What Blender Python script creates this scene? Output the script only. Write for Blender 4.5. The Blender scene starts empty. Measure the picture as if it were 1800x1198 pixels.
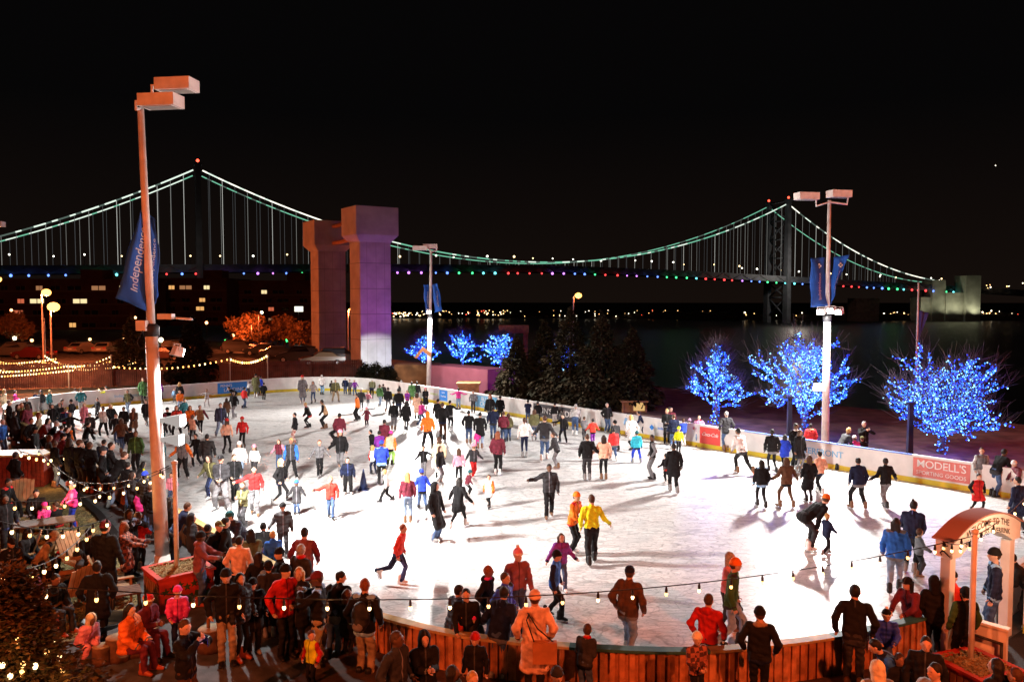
import bpy, math, random
import numpy as np
from mathutils import Vector, Matrix
random.seed(7); RNG = np.random.default_rng(7)
SC = bpy.context.scene; COL = SC.collection
R_ = math.radians

# ------------------------------------------------------------------ camera, sky, exposure
CAMH, FPX, TANP = 6.9, 1400.0, 74.0/1400.0
PIT = math.atan(TANP); CP, SP = math.cos(PIT), math.sin(PIT)
cd = bpy.data.cameras.new('camera'); cam = bpy.data.objects.new('camera', cd); COL.objects.link(cam)
cd.sensor_width = 36.0; cd.lens = FPX/1800*36.0; cd.clip_start = .2; cd.clip_end = 6000
cam.location = (0, 0, CAMH); cam.rotation_euler = (R_(90)-PIT, 0, 0)
SC.camera = cam
SC.view_settings.view_transform = 'Standard'; SC.view_settings.look = 'None'
SC.view_settings.exposure = 0.0; SC.view_settings.gamma = 1.0
SC.cycles.max_bounces = 4; SC.cycles.diffuse_bounces = 2; SC.cycles.glossy_bounces = 2
SC.cycles.transparent_max_bounces = 4; SC.cycles.caustics_reflective = False; SC.cycles.caustics_refractive = False
SC.cycles.sample_clamp_indirect = 3.0

W = bpy.data.worlds.new('World'); SC.world = W; W.use_nodes = True
nt = W.node_tree; bg = nt.nodes['Background']
# night: town glow near the horizon fading to almost black
tc = nt.nodes.new('ShaderNodeTexCoord'); sep = nt.nodes.new('ShaderNodeSeparateXYZ')
mr = nt.nodes.new('ShaderNodeMapRange'); mr.inputs[1].default_value = -.02; mr.inputs[2].default_value = .22
ramp = nt.nodes.new('ShaderNodeValToRGB')
ramp.color_ramp.elements[0].color = (.0075, .0045, .0033, 1); ramp.color_ramp.elements[1].color = (.0018, .0016, .0017, 1)
nt.links.new(tc.outputs['Generated'], sep.inputs[0]); nt.links.new(sep.outputs['Z'], mr.inputs[0])
nt.links.new(mr.outputs[0], ramp.inputs[0]); nt.links.new(ramp.outputs[0], bg.inputs[0])
bg.inputs[1].default_value = 1.0

def gp(px, py, z=0.0):
    """ground point seen at photo pixel (px, py) on the level z"""
    a = (px-900)/FPX; b = -(py-599)/FPX
    d = Vector((a, CP+b*SP, -SP+b*CP)); k = (z-CAMH)/d.z
    return Vector((d.x*k, d.y*k, z))
def gd(px, py, Y):
    a = (px-900)/FPX; b = -(py-599)/FPX
    d = Vector((a, CP+b*SP, -SP+b*CP)); k = Y/d.y
    return Vector((d.x*k, Y, CAMH+d.z*k))
NV, DV = Vector((.748, .664, 0)), Vector((.664, -.748, 0))
def ts(t, s, z=0.0):
    v = NV*t+DV*s; return Vector((v.x, v.y, z))
def to_ts(p): return (p[0]*.748+p[1]*.664, p[0]*.664-p[1]*.748)

# ------------------------------------------------------------------ materials
_M = {}
def mat(key, col=(.5, .5, .5), rough=.8, metal=0.0, noise=0.0, nscale=8.0, bump=0.0, bscale=40.0, spec=.3, emit=None, es=0.0, col2=None, detail=3.0):
    if key in _M: return _M[key]
    m = bpy.data.materials.new(key); m.use_nodes = True; n = m.node_tree; b = n.nodes['Principled BSDF']
    b.inputs['Base Color'].default_value = (*col, 1); b.inputs['Roughness'].default_value = rough
    b.inputs['Metallic'].default_value = metal; b.inputs['Specular IOR Level'].default_value = spec
    if noise or col2 or bump:
        tc = n.nodes.new('ShaderNodeTexCoord')
    if noise or col2:
        nz = n.nodes.new('ShaderNodeTexNoise'); nz.inputs['Scale'].default_value = nscale; nz.inputs['Detail'].default_value = detail
        n.links.new(tc.outputs['Object'], nz.inputs['Vector'])
        rp = n.nodes.new('ShaderNodeValToRGB')
        c2 = col2 if col2 else tuple(min(1, c*(1+noise)) for c in col); c1 = col if col2 else tuple(c*(1-noise) for c in col)
        rp.color_ramp.elements[0].position = .33; rp.color_ramp.elements[1].position = .67
        rp.color_ramp.elements[0].color = (*c1, 1); rp.color_ramp.elements[1].color = (*c2, 1)
        n.links.new(nz.outputs['Fac'], rp.inputs[0]); n.links.new(rp.outputs[0], b.inputs['Base Color'])
    if bump:
        nb = n.nodes.new('ShaderNodeTexNoise'); nb.inputs['Scale'].default_value = bscale; nb.inputs['Detail'].default_value = 4
        n.links.new(tc.outputs['Object'], nb.inputs['Vector'])
        bp = n.nodes.new('ShaderNodeBump'); bp.inputs['Strength'].default_value = bump; bp.inputs['Distance'].default_value = .02
        n.links.new(nb.outputs['Fac'], bp.inputs['Height']); n.links.new(bp.outputs[0], b.inputs['Normal'])
    if emit:
        b.inputs['Emission Color'].default_value = (*emit, 1); b.inputs['Emission Strength'].default_value = es
        m.cycles.emission_sampling = 'NONE'
    _M[key] = m; return m
def glow(key, col, s): return mat(key, (.02, .02, .02), .5, emit=col, es=s)

# ------------------------------------------------------------------ mesh helpers
def link(o, parent=None):
    COL.objects.link(o)
    if parent is not None: o.parent = parent
    return o
def npmesh(name, V, F, mats, fm=None, smooth=True):
    """V (n,3) array, F (m,k) int array"""
    me = bpy.data.meshes.new(name); V = np.asarray(V, np.float32); F = np.asarray(F, np.int32)
    k = F.shape[1]; me.vertices.add(len(V)); me.vertices.foreach_set('co', V.ravel())
    me.loops.add(F.size); me.loops.foreach_set('vertex_index', F.ravel())
    me.polygons.add(len(F)); me.polygons.foreach_set('loop_start', np.arange(len(F), dtype=np.int32)*k)
    try: me.polygons.foreach_set('loop_total', np.full(len(F), k, np.int32))
    except Exception: pass
    for m in mats: me.materials.append(m)
    if fm is not None: me.polygons.foreach_set('material_index', np.asarray(fm, np.int32))
    if smooth: me.polygons.foreach_set('use_smooth', np.ones(len(F), bool))
    me.update(calc_edges=True); return me
class MB:
    def __init__(s): s.v = []; s.f = []; s.m = []; s.sm = []
    def add(s, V, F, mi=0, sm=False):
        o = len(s.v); s.v += [tuple(p) for p in V]; s.f += [tuple(i+o for i in f) for f in F]; s.m += [mi]*len(F); s.sm += [sm]*len(F); return s
    def box(s, c, d, rot=None, mi=0, taper=1.0):
        x, y, z = d[0]/2, d[1]/2, d[2]/2; c = Vector(c)
        V = [Vector((sx*x*(taper if sz > 0 else 1), sy*y*(taper if sz > 0 else 1), sz*z)) for sz in (-1, 1) for sx, sy in ((-1, -1), (1, -1), (1, 1), (-1, 1))]
        if rot is not None: V = [rot @ v for v in V]
        return s.add([v+c for v in V], [(3, 2, 1, 0), (4, 5, 6, 7), (0, 1, 5, 4), (1, 2, 6, 5), (2, 3, 7, 6), (3, 0, 4, 7)], mi)
    def tube(s, pts, r, n=8, mi=0, cap=True, sm=True):
        pts = [Vector(p) for p in pts]; rr = r if isinstance(r, (list, tuple)) else [r]*len(pts); V = []; F = []
        for i, p in enumerate(pts):
            t = (pts[min(i+1, len(pts)-1)]-pts[max(i-1, 0)]).normalized()
            a = t.orthogonal().normalized() if i == 0 else (pa-t*pa.dot(t)).normalized()
            pa = a; b = t.cross(a)
            V += [p+(a*math.cos(2*math.pi*k/n)+b*math.sin(2*math.pi*k/n))*rr[i] for k in range(n)]
        for i in range(len(pts)-1):
            F += [(i*n+k, i*n+(k+1) % n, (i+1)*n+(k+1) % n, (i+1)*n+k) for k in range(n)]
        if cap: F += [tuple(range(n-1, -1, -1)), tuple((len(pts)-1)*n+k for k in range(n))]
        return s.add(V, F, mi, sm)
    def lathe(s, c, prof, n=16, mi=0, sm=True):
        c = Vector(c); V = []; F = []
        for r, z in prof: V += [c+Vector((r*math.cos(2*math.pi*k/n), r*math.sin(2*math.pi*k/n), z)) for k in range(n)]
        for i in range(len(prof)-1): F += [(i*n+k, i*n+(k+1) % n, (i+1)*n+(k+1) % n, (i+1)*n+k) for k in range(n)]
        F += [tuple(range(n-1, -1, -1)), tuple((len(prof)-1)*n+k for k in range(n))]
        return s.add(V, F, mi, sm)
    def ball(s, c, r, mi=0, n=8, sq=(1, 1, 1)):
        c = Vector(c); V = [c+Vector((0, 0, -r*sq[2]))]; F = []; m = max(3, n//2)
        for i in range(1, m):
            a = -math.pi/2+math.pi*i/m
            V += [c+Vector((r*sq[0]*math.cos(a)*math.cos(2*math.pi*k/n), r*sq[1]*math.cos(a)*math.sin(2*math.pi*k/n), r*sq[2]*math.sin(a))) for k in range(n)]
        V.append(c+Vector((0, 0, r*sq[2])))
        F += [(0, 1+(k+1) % n, 1+k) for k in range(n)]
        for i in range(m-2): F += [(1+i*n+k, 1+i*n+(k+1) % n, 1+(i+1)*n+(k+1) % n, 1+(i+1)*n+k) for k in range(n)]
        F += [(1+(m-2)*n+k, 1+(m-2)*n+(k+1) % n, len(V)-1) for k in range(n)]
        return s.add(V, F, mi, True)
    def prism(s, poly, z0, z1, mi=0):
        n = len(poly); V = [(p[0], p[1], z0) for p in poly]+[(p[0], p[1], z1) for p in poly]
        return s.add(V, [tuple(range(n-1, -1, -1)), tuple(range(n, 2*n))]+[(k, (k+1) % n, n+(k+1) % n, n+k) for k in range(n)], mi)
    def build(s, name, mats, parent=None, loc=None):
        if not isinstance(mats, (list, tuple)): mats = [mats]
        me = bpy.data.meshes.new(name); me.from_pydata([tuple(v) for v in s.v], [], s.f)
        for m in mats: me.materials.append(m)
        me.polygons.foreach_set('material_index', s.m); me.polygons.foreach_set('use_smooth', s.sm); me.update()
        o = bpy.data.objects.new(name, me)
        if loc is not None: o.location = loc
        return link(o, parent)
def tag(o, label=None, cat=None, group=None, kind=None):
    if label: o['label'] = label
    if cat: o['category'] = cat
    if group: o['group'] = group
    if kind: o['kind'] = kind
    return o
def empty(name, loc=(0, 0, 0), rz=0.0):
    o = bpy.data.objects.new(name, None); o.location = loc; o.rotation_euler = (0, 0, rz); o.empty_display_size = .2
    return link(o)
def copy_tree(o, parent=None):
    c = o.copy(); COL.objects.link(c)
    if parent is not None: c.parent = parent
    for ch in list(o.children): copy_tree(ch, c)
    return c
def lamp(name, kind, loc, energy, col, parent=None, size=.1, target=None, cone=None, blend=.4):
    l = bpy.data.lights.new(name, kind); l.energy = energy; l.color = col; l.shadow_soft_size = size
    o = bpy.data.objects.new(name, l); o.location = loc
    if target is not None: o.rotation_euler = (Vector(target)-Vector(loc)).to_track_quat('-Z', 'Y').to_euler()
    if cone: l.spot_size = R_(cone); l.spot_blend = blend
    return link(o, parent)
def text_mesh(txt, size, thick=.004, shear=0.0, space=1.0, bend=None):
    """flat lettering mesh in the local xz plane, centred, facing -y"""
    cu = bpy.data.curves.new('lettering', 'FONT'); cu.body = txt; cu.size = size; cu.extrude = thick; cu.shear = shear
    cu.align_x = 'CENTER'; cu.align_y = 'CENTER'; cu.space_character = space; cu.offset = size*.004; cu.resolution_u = 3
    o = bpy.data.objects.new('lettering', cu); COL.objects.link(o)
    dg = bpy.context.evaluated_depsgraph_get(); me = bpy.data.meshes.new_from_object(o.evaluated_get(dg))
    bpy.data.objects.remove(o); bpy.data.curves.remove(cu)
    for v in me.vertices:
        x, y, z = v.co; v.co = bend(x, y, z) if bend else (x, -z, y)
    me.materials.clear(); return me
def letter(txt, size, m, parent, loc=(0, 0, 0), rot=(0, 0, 0), name='lettering', **k):
    me = text_mesh(txt, size, **k); me.materials.append(m)
    o = bpy.data.objects.new(name, me); o.location = loc; o.rotation_euler = rot; return link(o, parent)
def cat_rom(P, n=6):
    out = []
    for i in range(len(P)-1):
        p0, p1, p2, p3 = P[max(i-1, 0)], P[i], P[i+1], P[min(i+2, len(P)-1)]
        for k in range(n):
            t = k/n; out.append(.5*((2*p1)+(p2-p0)*t+(2*p0-5*p1+4*p2-p3)*t*t+(3*p1-p0-3*p2+p3)*t**3))
    return out+[P[-1]]
# ================================================================== LIGHTS THAT CARRY THE PICTURE (each inside its own fixture's builder below)
FLOOD_E, SODIUM_E = 11300.0, 9800.0
WHITE_L, SOD = (1.0, .95, .90), (1.0, .17, .045)
m_asph = mat('asphalt', (.07, .07, .073), .75, noise=.4, nscale=3, bump=.5, bscale=60, spec=.4, detail=8)
m_steel = mat('painted_steel', (.68, .64, .6), .5, noise=.15, nscale=3)
m_dark = mat('dark_metal', (.02, .02, .022), .5)
m_lens = mat('lamp_glass', (.35, .35, .33), .2, spec=.6)
m_flood_on = glow('flood_lens_lit', (1, .97, .92), 30)
m_blue = mat('banner_blue', (.01, .075, .36), .75, noise=.2, nscale=2, bump=.15, bscale=3)
m_white = mat('white_paint', (.8, .8, .78), .5)
m_grey_ltr = mat('banner_lettering', (.9, .9, .9), .6)
m_wood = mat('barrier_wood', (.40, .16, .065), .7, noise=.4, nscale=5, bump=.4, bscale=25)
m_wood2 = mat('barrier_wood_dark', (.32, .125, .05), .75, noise=.4, nscale=5, bump=.4, bscale=25); m_wood3 = mat('barrier_wood_pale', (.45, .20, .09), .7, noise=.4, nscale=5, bump=.4, bscale=25)
m_cap = mat('cap_wood', (.50, .34, .14), .6, noise=.3, nscale=4)
m_capgreen = mat('cap_green', (.03, .1, .09), .6, noise=.2)

# ------------------------------------------------------------------ ground, water, far shore
def ground_poly(): return [ts(50, -1500), ts(50, 60), ts(-600, 60), ts(-900, -1500)]
g = MB(); P = ground_poly(); g.add([(p.x, p.y, 0) for p in P]+[(p.x, p.y, -17) for p in P], [(0, 3, 2, 1), (0, 1, 5, 4)])
tag(g.build('ground', m_asph), kind='structure')
m_water = mat('river_water', (.004, .005, .007), .30, bump=1.0, bscale=.3, spec=.4)
w = MB(); w.add([(-1690, -300, -16), (1890, -300, -16), (1890, 1990, -16), (-1690, 1990, -16)], [(0, 1, 2, 3)]); tag(w.build('river', m_water), kind='structure')
m_shore = mat('far_shore_earth', (.05, .03, .02), .9, noise=.4, nscale=.02)
sh = MB()
pts = [(-900, 1250), (-200, 1050), (150, 905), (330, 842), (470, 838), (900, 850), (1600, 1000)]
rows = [(-.1, -17), (6, -10), (40, -7), (300, -4), (900, -2)]
V = []; F = []
for i, (x, y) in enumerate(pts):
    for dy, z in rows: V.append((x*(1+dy/1500), y+dy, z))
k = len(rows)
for i in range(len(pts)-1):
    for j in range(k-1): F.append((i*k+j, (i+1)*k+j, (i+1)*k+j+1, i*k+j+1))
sh.add(V, F, sm=True); tag(sh.build('far_shore', m_shore), kind='structure')
# pavement of the plaza beyond the right-hand boards, reddish pavers
m_plaza = mat('plaza_pavers', (.16, .085, .07), .8, noise=.35, nscale=1.2, bump=.3, bscale=14)
pz = MB(); pz.add([ts(31.6, -60, .004), ts(31.6, 30, .004), ts(49.8, 30, .004), ts(49.8, -60, .004)], [(0, 1, 2, 3)]); tag(pz.build('plaza_pavement', m_plaza), kind='structure')

# ------------------------------------------------------------------ rink outline (t across, s along), ice
near = [(18.4, -5.6)]
NEAR_L = [(15.93, -5.97), (14.34, -6.47), (12.7, -7.2), (11.16, -8.19), (9.67, -9.83), (8.6, -11.5), (7.98, -13.4)]
def arc(c, r, a0, a1, n=8): return [(c[0]+r*math.cos(R_(a0+(a1-a0)*i/n)), c[1]+r*math.sin(R_(a0+(a1-a0)*i/n))) for i in range(n+1)]
nl = [Vector((a, b, 0)) for a, b in NEAR_L]; NEARC = [(p.x, p.y) for p in cat_rom(nl, 5)]
LEFT = [(7.9, -15), (7.87, -20), (7.85, -27), (7.85, -40), (7.85, -49.5)]
FAR_LC = arc((13.85, -49.45), 6, 180, 270)
FAR_RC = arc((24.9, -49.35), 6.1, 270, 360)
NEAR_RC = arc((27, -9.6), 4, 0, 90)
OUT = NEARC+LEFT+FAR_LC+FAR_RC+NEAR_RC+[(18.4, -5.6)]
ICE2 = [ts(*p) for p in OUT]
def on_ice(x, y):
    c = False; n = len(ICE2); j = n-1
    for i in range(n):
        a, b = ICE2[i], ICE2[j]
        if (a.y > y) != (b.y > y) and x < (b.x-a.x)*(y-a.y)/(b.y-a.y)+a.x: c = not c
        j = i
    return c
m_ice = mat('ice_surface', (.70, .72, .74), .32, noise=0, spec=.5)
n_ = m_ice.node_tree; b_ = n_.nodes['Principled BSDF']; tcx = n_.nodes.new('ShaderNodeTexCoord')
mp = n_.nodes.new('ShaderNodeMapping'); mp.inputs['Scale'].default_value = (1.0, 3.0, 1); mp.inputs['Rotation'].default_value = (0, 0, R_(48))
nz = n_.nodes.new('ShaderNodeTexNoise'); nz.inputs['Scale'].default_value = 1.3; nz.inputs['Detail'].default_value = 9; nz.inputs['Roughness'].default_value = .7
rp = n_.nodes.new('ShaderNodeValToRGB'); rp.color_ramp.elements[0].position = .3; rp.color_ramp.elements[1].position = .62
rp.color_ramp.elements[0].color = (.52, .53, .54, 1); rp.color_ramp.elements[1].color = (.80, .79, .78, 1)
nz2 = n_.nodes.new('ShaderNodeTexNoise'); nz2.inputs['Scale'].default_value = 22; nz2.inputs['Detail'].default_value = 6
bp = n_.nodes.new('ShaderNodeBump'); bp.inputs['Strength'].default_value = .25; bp.inputs['Distance'].default_value = .012
for a, b in ((tcx.outputs['Object'], mp.inputs[0]), (mp.outputs[0], nz.inputs['Vector']), (nz.outputs['Fac'], rp.inputs[0]), (mp.outputs[0], nz2.inputs['Vector']), (nz2.outputs['Fac'], bp.inputs['Height']), (bp.outputs[0], b_.inputs['Normal'])): n_.links.new(a, b)
prev = rp.outputs[0]
for sc_, wd_, dk_, ro_ in ((.55, .013, .66, 0), (1.3, .015, .72, 70), (2.9, .02, .78, 20), (.9, .009, 1.15, 130), (.75, .012, .70, 110)):   # long curved blade marks
    mq = n_.nodes.new('ShaderNodeMapping'); mq.inputs['Rotation'].default_value = (0, 0, R_(ro_)); mq.inputs['Scale'].default_value = (1, 2.1, 1); n1 = n_.nodes.new('ShaderNodeTexNoise'); n1.inputs['Scale'].default_value = sc_; n1.inputs['Detail'].default_value = 1.2
    m1 = n_.nodes.new('ShaderNodeMath'); m1.operation = 'SUBTRACT'; m1.inputs[1].default_value = .5; m2 = n_.nodes.new('ShaderNodeMath'); m2.operation = 'ABSOLUTE'; m2b = n_.nodes.new('ShaderNodeMath'); m2b.operation = 'PINGPONG'; m2b.inputs[1].default_value = .055
    m3 = n_.nodes.new('ShaderNodeMapRange'); m3.inputs[1].default_value = 0; m3.inputs[2].default_value = wd_; m3.inputs[3].default_value = dk_; m3.inputs[4].default_value = 1.0; mx = n_.nodes.new('ShaderNodeVectorMath'); mx.operation = 'SCALE'
    for a, b in ((tcx.outputs['Object'], mq.inputs[0]), (mq.outputs[0], n1.inputs['Vector']), (n1.outputs['Fac'], m1.inputs[0]), (m1.outputs[0], m2.inputs[0]), (m2.outputs[0], m2b.inputs[0]), (m2b.outputs[0], m3.inputs[0]), (prev, mx.inputs[0]), (m3.outputs[0], mx.inputs['Scale'])): n_.links.new(a, b)
    prev = mx.outputs[0]
n_.links.new(prev, b_.inputs['Base Color'])
ic = MB(); ic.add([(p.x, p.y, .012) for p in ICE2], [tuple(range(len(ICE2)-1, -1, -1))]); ice = tag(ic.build('ice', m_ice), kind='structure')
if ice.data.polygons[0].normal.z < 0: ice.data.flip_normals()

# ------------------------------------------------------------------ dasher boards
def strip(mb, poly, z0, z1, off0, off1, mi=0):
    """solid band along a (t,s) polyline; offsets positive = away from the ice"""
    pts = [ts(*p) for p in poly]; n = len(pts); N = []
    for i in range(n):
        t = (pts[min(i+1, n-1)]-pts[max(i-1, 0)]).normalized(); q = Vector((t.y, -t.x, 0))
        N.append(q if (pts[i]+q*.3-CEN).length > (pts[i]-q*.3-CEN).length else -q)
    V = []
    for p, q in zip(pts, N): V += [(*(p+q*off0)[:2], z0), (*(p+q*off1)[:2], z0), (*(p+q*off1)[:2], z1), (*(p+q*off0)[:2], z1)]
    F = [(i*4+a, i*4+(a+1) % 4, i*4+4+(a+1) % 4, i*4+4+a) for i in range(n-1) for a in range(4)]
    F += [(3, 2, 1, 0), tuple((n-1)*4+a for a in range(4))]
    mb.add(V, F, mi)
CEN = ts(19.4, -30)
def resample(poly, step):
    pts = [Vector((*p, 0)) for p in poly]; out = [[pts[0]]]; acc = 0
    for i in range(len(pts)-1):
        a, b = pts[i], pts[i+1]; L = (b-a).length; d = 0
        while acc+(L-d) >= step-1e-6:
            d += step-acc; q = a.lerp(b, d/L); out[-1].append(q); out.append([q]); acc = 0
        acc += L-d
        if acc > 1e-6: out[-1].append(b)
    if len(out[-1]) < 2 or acc < .3: out = out[:-1]
    return [[(p.x, p.y) for p in o] for o in out]
m_board = mat('board_white', (.72, .72, .70), .45, noise=.1, nscale=2, spec=.4)
m_kick = mat('kick_yellow', (.62, .47, .03), .5, noise=.15, nscale=3)
m_rail = mat('board_rail', (.10, .16, .42), .5)
bd = tag(empty('dasher_boards', ts(31, -30)), 'white dasher boards with yellow kick plate around the far sides of the ice', 'rink boards')
def W2(o, par): o.parent = par; o.matrix_parent_inverse = Matrix.Translation(par.location).inverted(); return o
BO = (LEFT[-1:]+FAR_LC+FAR_RC+NEAR_RC+[(18.45, -5.6)])
for seg in resample(BO, 2.4):
    q = MB(); strip(q, seg, .0, 1.02, 0, .10); W2(q.build('board_panel', m_board), bd)
    q = MB(); strip(q, seg, .0, .2, -.006, .04); W2(q.build('kick_plate', m_kick), bd)
    q = MB(); strip(q, seg, 1.02, 1.06, -.015, .12); W2(q.build('top_rail', m_rail if -20 < seg[0][1] < -14 or 12 < seg[0][1] else m_board), bd)
# adverts on the boards
EX, EF = math.atan2(DV.y, DV.x), math.atan2(NV.y, NV.x)
def s_at(px): r = (px-900)/1400; return 31*(r*.664-.748)/(.664+.748*r)
def t_at(px): r = (px-900)/1400; return -55.45*(-.748*r-.664)/(.748-.664*r)
def advert(side, a, b, z0, z1, m, lines, name='advert'):
    if side == 'r': L = abs(b-a); c = ts(31-.012, (a+b)/2, 0); rz = EX
    else: L = abs(b-a); c = ts((a+b)/2, -55.45+.012, 0); rz = EF
    q = MB(); q.box((0, .002, 0), (L, .01, z1-z0)); o = q.build(name, m); o.location = (c.x, c.y, (z0+z1)/2); o.rotation_euler = (0, 0, rz)
    bpy.context.view_layer.update(); o.parent = bd; o.matrix_parent_inverse = Matrix.Translation(bd.location).inverted()
    for (txt, size, x, z, mm, kw) in lines: letter(txt, size, mm, o, (x, -.008, z), **kw)
    return o
m_ad_red = mat('advert_red', (.62, .06, .05), .45); m_ad_white = mat('advert_white', (.8, .8, .8), .45); m_ad_blue = mat('advert_blue', (.03, .22, .68), .45)
m_ad_lb = mat('advert_light_blue', (.16, .45, .72), .45); m_ad_dk = mat('advert_black', (.05, .05, .06), .45); m_ad_grn = mat('advert_green', (.45, .6, .2), .5)
m_ad_brick = mat('advert_brick', (.50, .13, .11), .45)
advert('r', s_at(1612), s_at(1714), .27, .97, m_ad_brick, [("MODELL'S", .40, 0, .13, m_ad_white, dict(space=.95)), ('SPORTING GOODS', .20, 0, -.19, m_ad_white, {})])
advert('r', s_at(1233), s_at(1269), .2, .97, m_ad_red, [('Coca-Cola', .235, 0, .06, m_ad_white, dict(shear=.35, space=.85))])
advert('r', s_at(1398), s_at(1482), .24, .94, m_ad_white, [('WATERFRONT', .36, 0, .02, m_ad_lb, dict(space=.95))])
advert('r', s_at(1158), s_at(1198), .3, .9, mat('advert_pale', (.66, .68, .72), .5), [('Independence', .2, -.1, 0, m_ad_blue, {})])
q_ = advert('r', s_at(1144), s_at(1152), .38, .8, m_board, []); 
em = MB(); em.box((0, -.01, 0), (.2, .01, .2), Matrix.Rotation(R_(45), 3, 'Y')); em.build('emblem', m_ad_blue, q_)
advert('r', s_at(938), s_at(1022), .22, .96, m_ad_dk, [("PENN'S LANDING", .46, 0, 0, m_ad_white, {})])
advert('r', s_at(834), s_at(874), .24, .96, m_ad_lb, [('BLUE', .36, 0, .15, m_ad_white, {}), ('CROSS', .36, 0, -.16, m_ad_white, {})])
advert('r', s_at(772), s_at(786), .26, .95, m_ad_blue, [('Live', .2, 0, .2, m_ad_white, {}), ('Fearless', .17, 0, -.05, m_ad_white, {})])
advert('r', s_at(755), s_at(771), .3, .9, mat('advert_pale', (.66, .68, .72), .5), [('RIVERRINK', .17, 0, 0, m_ad_grn, {})])
advert('f', t_at(380), t_at(432), .22, .96, m_ad_blue, [("PENN'S", .26, -.45, .16, m_ad_white, {}), ('LANDING', .34, .12, -.14, m_ad_white, {})])
advert('f', t_at(198), t_at(248), .3, .9, m_board, [('Independence', .28, -.1, 0, m_ad_lb, {})])

# ------------------------------------------------------------------ wooden spectator barrier along the near and left sides
wb = tag(empty('wooden_barrier', ts(9, -11)), 'reddish vertical board barrier with a flat wooden cap along the near edge of the ice', 'barrier')
WB = NEARC+LEFT
for i, seg in enumerate(resample(WB, 2.4)):
    # fine resample for the slats
    fine = resample(seg, .085); pl = [f[0] for f in fine]+[seg[-1]]
    pts = [ts(*p) for p in pl]; V = []; F = []
    for k, p in enumerate(pts):
        t = (pts[min(k+1, len(pts)-1)]-pts[max(k-1, 0)]).normalized(); q = Vector((t.y, -t.x, 0))
        if (p+q-CEN).length < (p-q-CEN).length: q = -q
        for o in ((.072, .115) if k % 2 else (.115, .072)): pp = p+q*o; V += [(pp.x, pp.y, .02), (pp.x, pp.y, .80)]
    for k in range(len(V)//2-1): F.append((k*2, k*2+2, k*2+3, k*2+1))
    q = MB(); q.add(V, F); rw = random.Random(i); q.m = [m_ for _ in range(len(F)//4+1) for m_ in [rw.choice([0, 0, 1, 2])]*4][:len(F)]; strip(q, seg, .0, .80, 0, .07); W2(q.build('board_siding', [m_wood, m_wood2, m_wood3]), wb)
    q = MB(); strip(q, seg, .80, .85, -.05, .15); mid = seg[len(seg)//2]
    W2(q.build('cap_rail', m_capgreen if -9.3 < mid[1] < -7.6 or -6.9 < mid[1] or -27.0 < mid[1] < -24.5 else m_cap), wb)
# added low step, mostly unseen, raising a few spectators along the near curve
dk = MB(); strip(dk, NEARC, .0, .17, .18, 1.9); tag(dk.build('added_spectator_step', mat('dark_timber', (.05, .03, .02), .8, noise=.3)), kind='structure')

# ------------------------------------------------------------------ light poles
def flood_box(parent, loc, rz, tilt=-20, name='floodlight', m=None, s=1.0):
    h = MB(); h.box((0, 0, 0), (.5*s, .38*s, .40*s), taper=.8); h.tube([(-.28*s, .05, .0), (-.28*s, .05, .3*s), (.28*s, .05, .3*s), (.28*s, .05, 0)], .02, 6)
    o = h.build(name, m or m_steel, parent); o.location = loc; o.rotation_euler = (R_(tilt), 0, rz)
    l = MB(); l.box((0, -.20*s, 0), (.42*s, .02, .32*s)); l.build('lens', m_flood_on, o); return o
def shoebox(parent, loc, rz, tilt=0, L=.95):
    h = MB(); h.box((0, 0, 0), (L, .52, .30)); o = h.build('lamp_head', m_steel, parent); o.location = loc; o.rotation_euler = (R_(tilt), 0, rz)
    l = MB(); l.box((0, 0, -.155), (L*.8, .40, .02)); l.build('lens', m_lens, o); return o
def banner(parent, base, corners, text, u0, u1, v0, size, flip=1, emblem=True, bulge=.12):
    """corners: TL TR BR BL world; children drawn in the parent's space"""
    TL, TR, BR, BL = [Vector(c)-base for c in corners]
    def Pq(u, v):      # u bottom->top, v left->right
        b = BL.lerp(BR, v); t = TL.lerp(TR, v); p = b.lerp(t, u)
        p = p+Vector((.03*math.sin(u*9+v*3), -bulge*math.sin(math.pi*u)*math.sin(v*math.pi*1.5+.4)+.04*math.sin(6*v+u*4), 0)); return p
    n, mv = 18, 10; V = [Pq(i/n, j/mv) for i in range(n+1) for j in range(mv+1)]
    F = [(i*(mv+1)+j, i*(mv+1)+j+1, (i+1)*(mv+1)+j+1, (i+1)*(mv+1)+j) for i in range(n) for j in range(mv)]
    q = MB(); q.add(V, F, sm=True); o = q.build('banner', m_blue, parent)
    md = o.modifiers.new('thick', 'SOLIDIFY'); md.thickness = .012
    H = (TL-BL).length; Wd = max((TR-TL).length, (BR-BL).length)
    def bend(x, y, z): p = Pq(u0+(u1-u0)*(x+L/2)/L, v0-y/Wd); return (p.x, p.y-.012, p.z)
    L = size*len(text)*.56
    me = text_mesh(text, size, thick=.002, bend=bend); me.materials.append(m_grey_ltr); link(bpy.data.objects.new('lettering', me), o)
    if emblem:
        q = MB()
        for dx, dz, w_, h_ in ((0, 0, .06, .2), (0, 0, .2, .06), (0, 0, .11, .11)):
            c = Pq(u1+.09, v0); q.box((c.x, c.y-.03, c.z), (w_, .01, h_))
        q.build('emblem', m_grey_ltr, o)
    return o
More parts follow.
